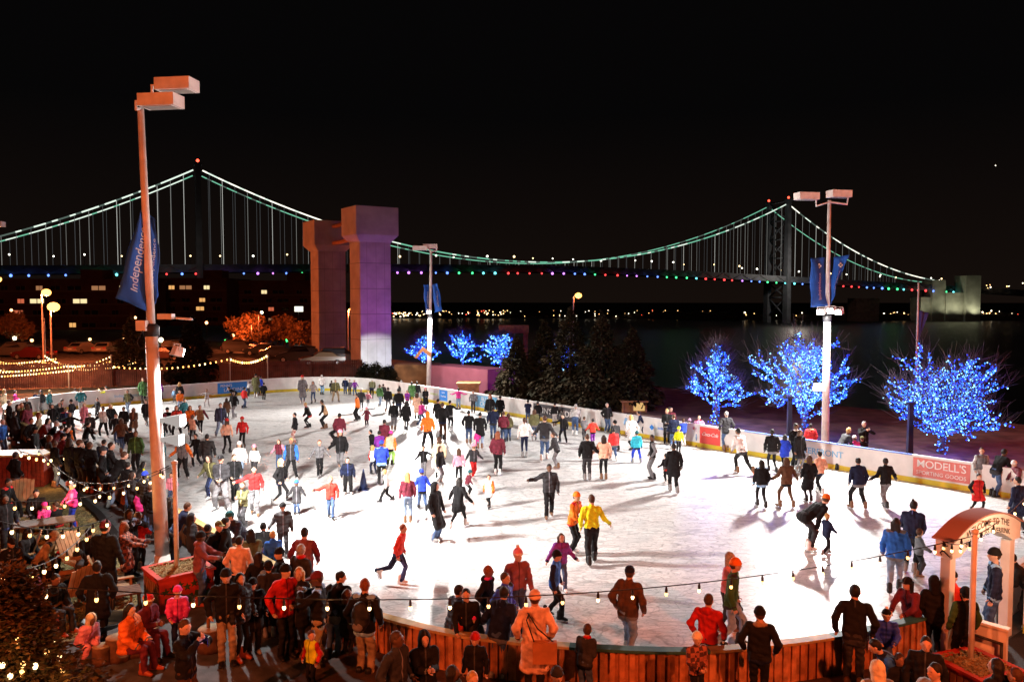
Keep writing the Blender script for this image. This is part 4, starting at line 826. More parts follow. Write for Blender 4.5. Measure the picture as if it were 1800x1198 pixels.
def snets(f, o, h, lab=None):
    s = f < 0; nx, ny, nz = f.shape; cs = [s[i:nx-1+i, j:ny-1+j, k:nz-1+k] for i in (0, 1) for j in (0, 1) for k in (0, 1)]
    a = cs[0].copy(); b = cs[0].copy()
    for c in cs[1:]: a |= c; b &= c
    act = a & ~b; idx = np.argwhere(act); n = len(idx)
    if n == 0: return None
    acc = np.zeros((n, 3)); cnt = np.zeros(n); offs = [(i, j, k) for i in (0, 1) for j in (0, 1) for k in (0, 1)]
    vals = {q: f[idx[:, 0]+q[0], idx[:, 1]+q[1], idx[:, 2]+q[2]] for q in offs}
    for q in offs:
        for ax in range(3):
            if q[ax] == 0:
                r = list(q); r[ax] = 1; r = tuple(r); fa, fb = vals[q], vals[r]; m = (fa < 0) != (fb < 0)
                t = np.where(m, fa/np.where(m, fa-fb, 1), 0); p = np.tile(np.array(q, float), (n, 1)); p[:, ax] += t; acc += p*m[:, None]; cnt += m
    V = (idx+acc/cnt[:, None])*h+o; ids = np.full(act.shape, -1, np.int64); ids[act] = np.arange(n); F = []
    for ax in range(3):
        u, v = (ax+1) % 3, (ax+2) % 3; sl0 = [slice(None)]*3; sl1 = [slice(None)]*3; sl0[ax] = slice(0, -1); sl1[ax] = slice(1, None)
        s0, s1 = s[tuple(sl0)], s[tuple(sl1)]; e = np.argwhere(s0 != s1); e = e[(e[:, u] > 0) & (e[:, v] > 0) & (e[:, u] < act.shape[u]) & (e[:, v] < act.shape[v]) & (e[:, ax] < act.shape[ax])]
        if len(e) == 0: continue
        inside = s0[e[:, 0], e[:, 1], e[:, 2]]; Q = []
        for du, dv in ((-1, -1), (0, -1), (0, 0), (-1, 0)): c = e.copy(); c[:, u] += du; c[:, v] += dv; Q.append(ids[c[:, 0], c[:, 1], c[:, 2]])
        q = np.stack(Q, 1); q[~inside] = q[~inside][:, ::-1]; F.append(q)
    F = np.concatenate(F); F = F[(F >= 0).all(1)]; L = None
    if lab is not None: L = lab[tuple(idx.T)][F[:, 0]]
    return V, F, L
def sdf(prims, vox, cuts=(), wrinkle=0.0, ph=0.0):
    """prims: ('c',a,b,ra,rb,label,k) tapered capsule | ('e',centre,axes3x3,radii,label,k) ellipsoid"""
    lo = np.full(3, 1e9); hi = -lo
    for p in prims:
        if p[0] == 'c': r = max(p[3], p[4]); pts = [p[1], p[2]]
        else: r = max(p[3]); pts = [p[1]]
        for q in pts: lo = np.minimum(lo, np.array(q)-r); hi = np.maximum(hi, np.array(q)+r)
    lo -= vox*2.2; hi += vox*2.2; N = np.ceil((hi-lo)/vox).astype(int)+1; ax = [lo[i]+vox*np.arange(N[i]) for i in range(3)]
    f = np.full(N, .3, np.float64); lab = np.zeros(N, np.int8)
    for p in prims:
        k = p[6] if p[0] == 'c' else p[5]; r = (max(p[3], p[4]) if p[0] == 'c' else max(p[3])); mg = r+k+vox*2; pts = np.array([p[1], p[2]] if p[0] == 'c' else [p[1]], float)
        l = np.maximum(((pts.min(0)-mg-lo)/vox).astype(int), 0); h = np.minimum(((pts.max(0)+mg-lo)/vox).astype(int)+2, N); sl = tuple(slice(a, b) for a, b in zip(l, h))
        X, Y, Z = ax[0][sl[0]][:, None, None], ax[1][sl[1]][None, :, None], ax[2][sl[2]][None, None, :]
        if p[0] == 'c':
            a = pts[0]; ba = pts[1]-a; bb = float(ba@ba)+1e-9; dx, dy, dz = X-a[0], Y-a[1], Z-a[2]; t = np.clip((dx*ba[0]+dy*ba[1]+dz*ba[2])/bb, 0, 1)
            d = np.sqrt((dx-t*ba[0])**2+(dy-t*ba[1])**2+(dz-t*ba[2])**2)-(p[3]+(p[4]-p[3])*t); lb = p[5]
        else:
            A = np.array(p[2], float); dx, dy, dz = X-pts[0][0], Y-pts[0][1], Z-pts[0][2]; q = [(A[i][0]*dx+A[i][1]*dy+A[i][2]*dz)/p[3][i] for i in range(3)]
            k0 = np.sqrt(q[0]**2+q[1]**2+q[2]**2); k1 = np.sqrt((q[0]/p[3][0])**2+(q[1]/p[3][1])**2+(q[2]/p[3][2])**2)+1e-9; d = k0*(k0-1)/k1; lb = p[4]
        fs = f[sl]; ls = lab[sl]; ls[d < fs] = lb; lab[sl] = ls; f[sl] = smin(fs, d, k) if k > 0 else np.minimum(fs, d)
    if wrinkle:
        quilt = ph < 0; ph = abs(ph); X, Y, Z = ax[0][:, None, None], ax[1][None, :, None], ax[2][None, None, :]; f += wrinkle*(np.sin(31*X+17*Z+ph)*np.sin(23*Z-19*Y+2*ph)+.6*np.sin(52*Z+14*X+ph)+1.3*np.sin(13*Z+9*np.sin(7*X+ph)+ph)*np.sin(11*Y+15*X-ph)+(.9*np.sin(70*Z) if quilt else 0))
    for p0, n in cuts:
        X, Y, Z = ax[0][:, None, None], ax[1][None, :, None], ax[2][None, None, :]; f = np.maximum(f, (X-p0[0])*n[0]+(Y-p0[1])*n[1]+(Z-p0[2])*n[2])
    return snets(f, lo, vox, lab)
def smesh(name, prims, vox, mats, parent, cuts=(), wrinkle=0.0, ph=0.0):
    r = sdf(prims, vox, cuts, wrinkle, ph)
    if r is None: return None
    me = npmesh(name, r[0], r[1], mats, np.minimum(r[2], len(mats)-1)); return link(bpy.data.objects.new(name, me), parent)
def ik(a, b, l1, l2, pole):
    d = b-a; L = np.linalg.norm(d); mx = (l1+l2)*.995
    if L > mx: b = a+d/L*mx; d = b-a; L = mx
    u = d/(L+1e-9); x = (l1*l1-l2*l2+L*L)/(2*L+1e-9); h = math.sqrt(max(0, l1*l1-x*x)); q = pole-u*(pole@u); q = q/(np.linalg.norm(q)+1e-9); return a+u*x+q*h, b
I3 = ((1, 0, 0), (0, 1, 0), (0, 0, 1))
_foot = {}
def foot_mesh(kind):
    if kind in _foot: return _foot[kind]
    skate = kind[0] == 'k'; z0 = .032 if skate else .012
    pr = [('c', (0, -.045, z0+.018), (0, .085, z0+.014), .026, .021, 0, .02), ('c', (0, -.035, z0+.03), (0, -.03, z0+.105), .030, .033, 0, .03), ('c', (0, 0, z0+.045), (0, .05, z0+.02), .027, .022, 0, .02)]
    V, F, L = sdf(pr, .0085, cuts=(((0, 0, z0-.004), (0, 0, -1)),)); cols = {'b': CL['bk'], 'w': (.7, .7, .68), 'n': (.16, .08, .04), 'g': (.2, .2, .2), 'r': (.35, .07, .03)}; ms = [mat('boot_'+kind[1], cols[kind[1]], .45)]
    fm = np.zeros(len(F), int); V = list(map(tuple, V)); F = [tuple(q) for q in F]; mb = MB(); mb.v = V; mb.f = F; mb.m = list(fm); mb.sm = [True]*len(F)
    if skate:
        ms.append(mat('skate_blade', (.6, .6, .62), .25, metal=.9)); mb.box((0, .018, .009), (.006, .175, .016), mi=1); mb.box((0, -.03, .026), (.014, .03, .022), mi=1); mb.box((0, .06, .026), (.014, .03, .022), mi=1)
    else: ms.append(mat('shoe_sole', (.05, .045, .04), .8)); mb.box((0, .02, .007), (.055, .165, .014), mi=1)
    me = bpy.data.meshes.new('skate' if skate else 'shoe'); me.from_pydata(mb.v, [], mb.f)
    for m in ms: me.materials.append(m)
    me.polygons.foreach_set('material_index', mb.m); me.polygons.foreach_set('use_smooth', mb.sm); me.update(); _foot[kind] = me; return me
_eye = None
# leg poses: pelvis (y,z), lean deg, feet L/R (x, y, z, yaw deg)
LEG = dict(s=((0, .525), 1, (-.055, 0, 0, -8), (.055, 0, 0, 10)), w=((.0, .513), 5, (-.05, .12, 0, -3), (.05, -.12, .012, 6)), g=((-.03, .485), 20, (-.045, .07, 0, 0), (.10, -.27, .05, 30)), k=((-.05, .47), 22, (-.075, .03, 0, -8), (.075, -.02, 0, 10)),
           t=((0, .505), 4, (-.13, .03, 0, -18), (.13, -.02, 0, 18)), r=((0, .515), 14, (-.03, .05, 0, 0), (.05, -.34, .17, 4)), b=((-.10, .49), 58, (-.07, .02, 0, -8), (.07, -.03, 0, 8)), o=((-.09, .505), 36, (-.06, -.10, 0, -8), (.06, -.16, 0, 8)),
           x=((-.06, .27), 10, (-.07, .22, 0, -8), (.07, .19, 0, 8)), v=((-.02, .50), 10, (-.04, .21, 0, 0), (.07, -.17, .02, 20)), h=((0, .522), 14, (-.06, -.02, 0, -8), (.06, .0, 0, 8)), n=((-.12, .30), 34, (-.08, .10, 0, -8), (.09, .02, 0, 12)))
ARM = dict(d=(.05, .055, -.29), p=(-.07, .13, -.2), o=(.155, .09, -.225), u=(.265, .08, -.075), f=(-.02, .26, -.13), h=(-.05, .16, .01), k=(.05, .05, -.25), q=(-.01, .19, -.22), z=(.02, -.12, -.27), l=(.05, .22, -.02), t=(.02, .10, -.29), e=(-.10, .20, -.10))
PN = 0
def person(x, y, H, hp, face, legs, arms, top, bot, head, label, ice, z=0.0, look=None, group=None, shoes=None, skin=None):
    global PN, _eye
    PN += 1; rg = np.random.default_rng(1000+PN); vox = H/min(max(hp*.95, 46), 128); kid = H < 1.42; hs = 1.0+max(0, (1.62-H))*.42
    (py, pz), lean, fL, fR = LEG[legs]; flip = rg.random() < .5 if legs in 'wgrv' else False
    if flip: fL, fR = (-fR[0], fR[1], fR[2], -fR[3]), (-fL[0], fL[1], fL[2], -fL[3])
    A = lambda *v: np.array(v, float)*H
    th = R_(lean+rg.normal(0, 2)); U = np.array((0, math.sin(th), math.cos(th))); Fw = np.array((0, math.cos(th), -math.sin(th))); Rt = np.array((1., 0, 0)); P = A(0, py, pz)
    sw = .106*(.94 if ('l:' in head or 'p:' in head) else 1.02)*rg.uniform(.96, 1.04); wd = rg.uniform(.94, 1.08)
    N = P+U*.315*H; S = [P+U*.283*H+Rt*s*sw*H for s in (-1, 1)]; hd = U*.55+np.array((0, 0, .6)); hd /= np.linalg.norm(hd); pit = {'b': 25, 'o': 12, 'x': 12, 'n': 25}.get(legs, 0)+(14 if 'h' in arms else 0)
    yaw = R_(look if look is not None else rg.normal(0, 16)); hf = np.array((math.sin(yaw), math.cos(yaw), 0)); hf = hf*math.cos(R_(pit))-np.array((0, 0, 1))*math.sin(R_(pit)); hx = np.cross(hf, (0, 0, 1.)); hx /= np.linalg.norm(hx); hz = np.cross(hx, hf); HA = (hx, hf, hz)
    hr = .0635*hs; Hc = N+hd*(.055+hr*.75)*H+hf*.012*H; q = lambda a, b, c: Hc+(hx*a+hf*b+hz*c)*H*hs
    ax = [arms[0], arms[-1]]; elb = []; hand = []
    for i, sd in enumerate((-1, 1)):
        t = np.array(ARM[ax[i]])*rg.uniform(.94, 1.03); T = S[i]+(Rt*sd*t[0]+Fw*t[1]+U*t[2])*H; pole = Rt*sd*.55-Fw*.8-U*.25
        if ax[i] in 'uo': pole = -U*.5-Fw*.6
        e, h = ik(S[i], T, .158*H, .148*H, pole); elb.append(e); hand.append(h)
    ank = []; knee = []; hip = []; ah = .085 if ice else .065
    for i, ft in enumerate((fL, fR)):
        hp_ = P+A((-.046, .046)[i], 0, -.01); an = A(ft[0], ft[1], ft[2]+ah); kn, an = ik(hp_, an, .235*H, .225*H, np.array((math.sin(R_(ft[3]))*.4, 1, .12))); ank.append(an); knee.append(kn); hip.append(hp_)
    m = vox*.75; si = skin if skin is not None else int(rg.choice(5, p=[.34, .3, .2, .1, .06])); pr = []; mn = lambda r: max(r*H, m)
    pr += [('e', Hc, HA, (.046*H*hs, .056*H*hs, hr*H), 0, .01), ('c', q(0, .012, -.03), q(0, .028, -.046), .032*H*hs, .022*H*hs, 0, .02), ('c', N-U*.02*H, q(0, -.012, -.03), mn(.033), mn(.031), 0, .02)]
    if hp > 60: pr += [('c', q(0, .050, .006), q(0, .062, -.014), .006*H*hs, .0095*H*hs, 0, .008), ('e', q(.046, -.004, -.006), HA, (.008*H, .014*H, .019*H), 0, .005), ('e', q(-.046, -.004, -.006), HA, (.008*H, .014*H, .019*H), 0, .005), ('c', q(-.02, .044, .016), q(.02, .044, .016), .010*H*hs, .010*H*hs, 0, .01), ('c', q(-.012, .049, -.034), q(.012, .049, -.034), .008*H*hs, .008*H*hs, 0, .008)]
    pr += [('c', P, N-U*.05*H, mn(.042), mn(.036), 0, .03), ('c', S[0], S[1], mn(.03), mn(.03), 0, .03)]
    for i in (0, 1):
        d = hand[i]-elb[i]; d /= np.linalg.norm(d)+1e-9; hnd = hand[i]+d*.028*H
        pr += [('c', S[i], elb[i], mn(.024), mn(.02), 0, .02), ('c', elb[i], hand[i], mn(.02), mn(.016), 0, .01), ('c', hand[i], hnd, max(.017*H, vox*.55), max(.019*H, vox*.55), 0, .01), ('c', hip[i], knee[i], mn(.04), mn(.028), 0, .03), ('c', knee[i], ank[i], mn(.026), mn(.02), 0, .01)]
    r = sdf(pr, vox); V, F = r[0], r[1]; ms = [skinm(si)]
    if hp > 70:   # five separate, unequal, curled fingers on each hand
        mb = MB()
        for i, sd in enumerate((-1, 1)):
            d = hand[i]-elb[i]; d /= np.linalg.norm(d)+1e-9; side = np.cross(d, Rt*sd+Fw*.3); side /= np.linalg.norm(side)+1e-9; nrm = np.cross(side, d)*sd; b0 = hand[i]+d*.036*H
            for k, L in enumerate((.034, .041, .044, .040, .031)):
                if k == 0: st = hand[i]+d*.012*H+side*.018*H; pts = [st, st+(d*.5+side*.75-nrm*.2)*L*.55*H, st+(d*.9+side*.75-nrm*.45)*L*H]
                else: st = b0+side*(.017-.0115*(k-1))*H; pts = [st, st+(d*.95-nrm*.22)*L*.5*H, st+(d*.8-nrm*.62)*L*.95*H]
                mb.tube([tuple(p) for p in pts], [.0062*H, .0058*H, .0045*H], 6)
        o = len(V); V = np.concatenate([V, np.array(mb.v)]); F = [tuple(t) for t in F]+[tuple(i+o for i in t) for t in mb.f]
    me = bpy.data.meshes.new('person'); me.from_pydata([tuple(v) for v in V], [], [tuple(int(i) for i in t) for t in F])
    for mm in ms: me.materials.append(mm)
    me.polygons.foreach_set('use_smooth', np.ones(len(me.polygons), bool)); me.update(); root = link(bpy.data.objects.new('person', me)); root.location = (x, y, z); root.rotation_euler = (0, 0, R_(face)+math.pi)
    tag(root, label, 'person', group)
    if hp > 85 and abs(((face+180) % 360)-180) < 100:
        if _eye is None: b = MB(); b.ball((0, 0, 0), 1, n=8); _eye = b.build('eye', mat('eye_dark', (.02, .015, .012), .2)); em = _eye.data; bpy.data.objects.remove(_eye); _eye = em
        for sd in (-1, 1):
            e = link(bpy.data.objects.new('eye', _eye), root); e.location = q(sd*.019, .0475, .006); e.scale = (.0075*H*hs, .005*H*hs, .0048*H*hs)
        e = link(bpy.data.objects.new('mouth', _eye), root); e.location = q(0, .0515, -.031); e.scale = (.014*H*hs, .006*H*hs, .003*H*hs)
    # ---- top
    ty = top[0]; cs = top.split()[1].split('/'); fl = top.split()[2] if len(top.split()) > 2 else ''; puf = 1.14 if ty == 'p' else .9 if ty == 's' else 1.0; g = max(1, 1.0)*wd
    T = []; rr = lambda r: max(r*H*puf*g, vox*1.2); off = lambda a, b, c: P+Rt*a*H+Fw*b*H+U*c*H
    T += [('c', S[0]+Rt*.014*H, S[1]-Rt*.014*H, rr(.046), rr(.046), 0, .04), ('c', off(-.052, 0, .235), off(-.045, 0, .08), rr(.062), rr(.060), 0, .05), ('c', off(.052, 0, .235), off(.045, 0, .08), rr(.062), rr(.060), 0, .05), ('c', off(-.045, 0, .06), off(.045, 0, .06), rr(.064), rr(.064), 0, .05), ('c', off(0, 0, .25), off(0, .004, .07), rr(.064), rr(.062), 0, .04), ('c', N-U*.02*H, N+hd*.012*H, rr(.045), rr(.040), 0, .03)]
    yoke = len(cs) == 1 and ty in 'jp' and rg.random() < .3
    hem = {'s': .03, 'v': .015, 'j': -.01, 'p': -.015, 'c': -.02, 'l': -.02}[ty]; T += [('c', off(-.046, 0, hem), off(.046, 0, hem), rr(.067), rr(.067), 0, .04)]
    if ty in 'cl':
        for i in (0, 1):
            e = hip[i]+(knee[i]-hip[i])*(.55 if ty == 'c' else 1.02); T.append(('c', hip[i], e+Rt*(-.012, .012)[i]*H, rr(.068), rr(.072), 0, .06))
        e = (hip[0]+hip[1])/2+((knee[0]+knee[1])-(hip[0]+hip[1]))/2*(.5 if ty == 'c' else .95); T.append(('c', P, e, rr(.07), rr(.075), 0, .06))
    if ty in 'jps': T.append(('c', off(-.046, 0, hem-.012), off(.046, 0, hem-.012), rr(.064), rr(.064), 3, .012))
    if yoke: T.append(('c', S[0]+Rt*.02*H+U*.004*H, S[1]-Rt*.02*H+U*.004*H, rr(.0475), rr(.0475), 3, .01))
    for i in (0, 1): T += [('c', S[i], elb[i], rr(.042), rr(.037), 1, .025), ('c', elb[i], hand[i], rr(.037), rr(.029), 1, .02), ('c', hand[i]-(hand[i]-elb[i])*.10, hand[i], rr(.030), rr(.029), 3, .004)]
    ml = [cloth(cs[0], 'puffer' if ty == 'p' else 'cloth')]; ml.append(cloth(cs[1]) if len(cs) > 1 else ml[0])
    if 'h' in fl: T.append(('e', N-Fw*.045*H+U*.005*H, (Rt, Fw, U), (.062*H, .034*H, .042*H), 0, .02))
    ml.append(ml[0]); tc_ = ('dg', 'bk', 'gy', 'nv')[int(rg.integers(0, 4))]; ml.append(cloth(tc_ if not yoke else ('dg', 'gy', 'bk', 'rd', 'lb')[int(rg.integers(0, 5))]))
    if 'f' in fl: T.append(('e', N-Fw*.015*H+U*.006*H, (Rt, Fw, U), (.068*H, .06*H, .026*H), 2, .008)); ml[2] = cloth('tn', 'fur')
    nm = {'s': 'sweater', 'v': 'vest', 'j': 'jacket', 'p': 'puffer_jacket', 'c': 'coat', 'l': 'long_coat'}[ty]; smesh(nm, T, vox, ml, root, wrinkle=.0034*H, ph=-PN if ty == 'p' else PN)
    # ---- trousers
    bt, bc = bot.split(); k_ = {'t': 1.0, 'g': .82, 'w': 1.18}[bt]; B = [('c', P+A(-.04, 0, .012), P+A(.04, 0, .012), max(.062*H*wd, vox*1.2), max(.062*H*wd, vox*1.2), 0, .04)]
    for i in (0, 1): B += [('c', hip[i], knee[i], max(.054*H*k_*wd, vox), max(.042*H*k_, vox), 0, .03), ('c', knee[i], ank[i]+np.array((0, 0, -.018*H if bt != 'g' else .02*H)), max(.040*H*k_, vox), max((.035 if bt != 'g' else .029)*H*k_, vox), 0, .02)]
    smesh('leggings' if bt == 'g' else 'trousers', B, vox, [cloth(bc)], root, wrinkle=.0036*H if bt != 'g' else 0, ph=PN*2)
    # ---- head things
    for tk in head.split():
        s, c = tk.split(':')
        if s in 'sbpl':
            Hh = [('e', q(0, -.008, .008), HA, (.0505*H*hs, .058*H*hs, .0665*H*hs), 0, .005)]; cut = [(q(0, .022, .018), tuple(hf*.80-hz*.6))] if s == 's' else [(q(0, .026, .018), tuple(hf*.86-hz*.5))]
            if s != 's':
                if s == 'l':
                    for d in (-.034, -.012, .012, .034): Hh.append(('c', q(d, -.034, .0), q(d*1.15, -.040, -.125), .027*H*hs, .018*H*hs, 0, .02))
                    for d in (-.045, .045): Hh.append(('c', q(d, -.006, .01), q(d*1.05, -.012, -.10), .017*H*hs, .013*H*hs, 0, .02))
                elif s == 'p': Hh += [('c', q(0, -.055, .02), q(0, -.078, -.085), .020*H*hs, .011*H*hs, 0, .015)]
                elif s == 'b': Hh.append(('e', q(0, -.03, .078), HA, (.022*H, .022*H, .022*H), 0, .01))
                cut = [(q(0, .030, .0), tuple(hf))] if s == 'l' else cut
            smesh('hair', Hh, max(vox*.8, .009), [hairm(c)], root, cuts=cut, wrinkle=.0015*H)
        elif s in 'BP':
            Hh = [('e', q(0, -.004, .020), HA, (.0555*H*hs, .0645*H*hs, .0670*H*hs), 0, .005)]
            for a in range(10): an = a*math.pi/5; Hh.append(('c', q(.050*math.cos(an), -.004+.059*math.sin(an), .017), q(.050*math.cos(an+.63), -.004+.059*math.sin(an+.63), .017), .012*H*hs, .012*H*hs, 1, .006))
            if s == 'P': Hh.append(('e', q(0, -.008, .096), HA, (.022*H*hs, .022*H*hs, .022*H*hs), 1, .004))
            cc = c.split('/'); smesh('bobble_hat' if s == 'P' else 'beanie', Hh, max(vox*.85, .009), [cloth(cc[0], 'knit'), cloth(cc[-1], 'knit')], root, cuts=[(q(0, 0, .004), tuple(-hz*.97+hf*.05))])
        elif s == 'C':
            Hh = [('e', q(0, -.006, .022), HA, (.054*H*hs, .0635*H*hs, .056*H*hs), 0, .005), ('e', q(0, .072, .022), HA, (.042*H*hs, .042*H*hs, .007*H*hs), 0, .012)]; smesh('cap', Hh, max(vox*.8, .009), [cloth(c)], root, cuts=[(q(0, 0, .012), tuple(-hz))])
        elif s == 'W':
            Hh = [('e', q(0, -.004, .028), HA, (.054*H*hs, .0625*H*hs, .056*H*hs), 0, .005), ('e', q(0, .004, .022), HA, (.078*H*hs, .088*H*hs, .011*H*hs), 0, .015)]; smesh('bucket_hat', Hh, max(vox*.8, .009), [cloth(c)], root, cuts=[(q(0, 0, .008), tuple(-hz))])
        elif s == 'H':
            Hh = [('e', q(0, -.016, .010), HA, (.063*H*hs, .072*H*hs, .080*H*hs), 0, .01), ('c', q(0, -.03, -.03), N-Fw*.02*H, .058*H*hs, .062*H, 0, .03)]; smesh('hood', Hh, max(vox*.85, .009), [cloth(c)], root, cuts=[(q(0, .036, .0), tuple(hf))], wrinkle=.002*H)
        elif s == 'F':
            Hh = [('e', N+hd*.018*H+hf*.004*H, (Rt, Fw, U), (.056*H, .056*H, .026*H), 0, .01)]; smesh('scarf', Hh, max(vox*.85, .009), [cloth(c, 'knit')], root, wrinkle=.003*H)
    sk = shoes or (('k'+str(rg.choice(list('bbwng')))) if ice else ('s'+str(rg.choice(list('bbnrg'))))); fmsh = foot_mesh(sk)
    for i, ft in enumerate((fL, fR)):
        o = link(bpy.data.objects.new('skate' if sk[0] == 'k' else 'shoe', fmsh), root); a = ank[i]; ty_ = 62 if ft[2] > .1 else 14 if ft[2] > .03 else 0
        o.location = (a[0], a[1]-(.0 if not ty_ else .01*H), a[2]-ah*H); o.rotation_euler = (-R_(ty_), 0, -R_(ft[3])); o.scale = (H, H, H)
    return root
HFAC = dict(s=.985, w=.97, g=.90, k=.90, t=.96, r=.95, b=.80, o=.90, x=.73, v=.93, h=.97, n=.72)
def crowd(rows, group_in='skaters and people on the ice', group_out='people watching outside the ice'):
    seen = {}
    for ln in rows.strip().splitlines():
        ln = ln.strip()
        if not ln or ln[0] == '#': continue
        c = [t.strip() for t in ln.split('|')]; pos = c[0].split(); px = float(pos[0]); opt = {}
        for t in pos[3:]: k, v = t.split('='); opt[k] = v
        zz = float(opt.get('z', 0)); legs, arms = c[2].split()
        if float(pos[2]) < 3:     # head-top pixel and stature
            H = float(pos[2]); top_ = gp(px, float(pos[1]), zz+H*HFAC[legs]); X, Y = top_.x, top_.y
        else:                     # foot pixel and pixel height
            g_ = gp(px, float(pos[1]), zz); hh = gd(px, float(pos[1])-float(pos[2]), g_.y).z-zz; H = min(2.0, hh/HFAC[legs]); X, Y = g_.x, g_.y
        H = max(.85, min(H, float(opt.get('m', 1.93)))); ice = on_ice(X, Y) if 'ice' not in opt else opt['ice'] == '1'
        hpx = H*1400/Y; person(X, Y, H, hpx, float(c[1]), legs, arms, c[3], c[4], c[5], c[6], ice, z=zz+(.012 if ice else 0), look=float(opt['look']) if 'look' in opt else None, group=group_in if ice else group_out, shoes=opt.get('sh'), skin=int(opt['sk']) if 'sk' in opt else None)
        if c[6] in seen: print('DUP LABEL', c[6])
        seen[c[6]] = 1
    print('people', len(seen))
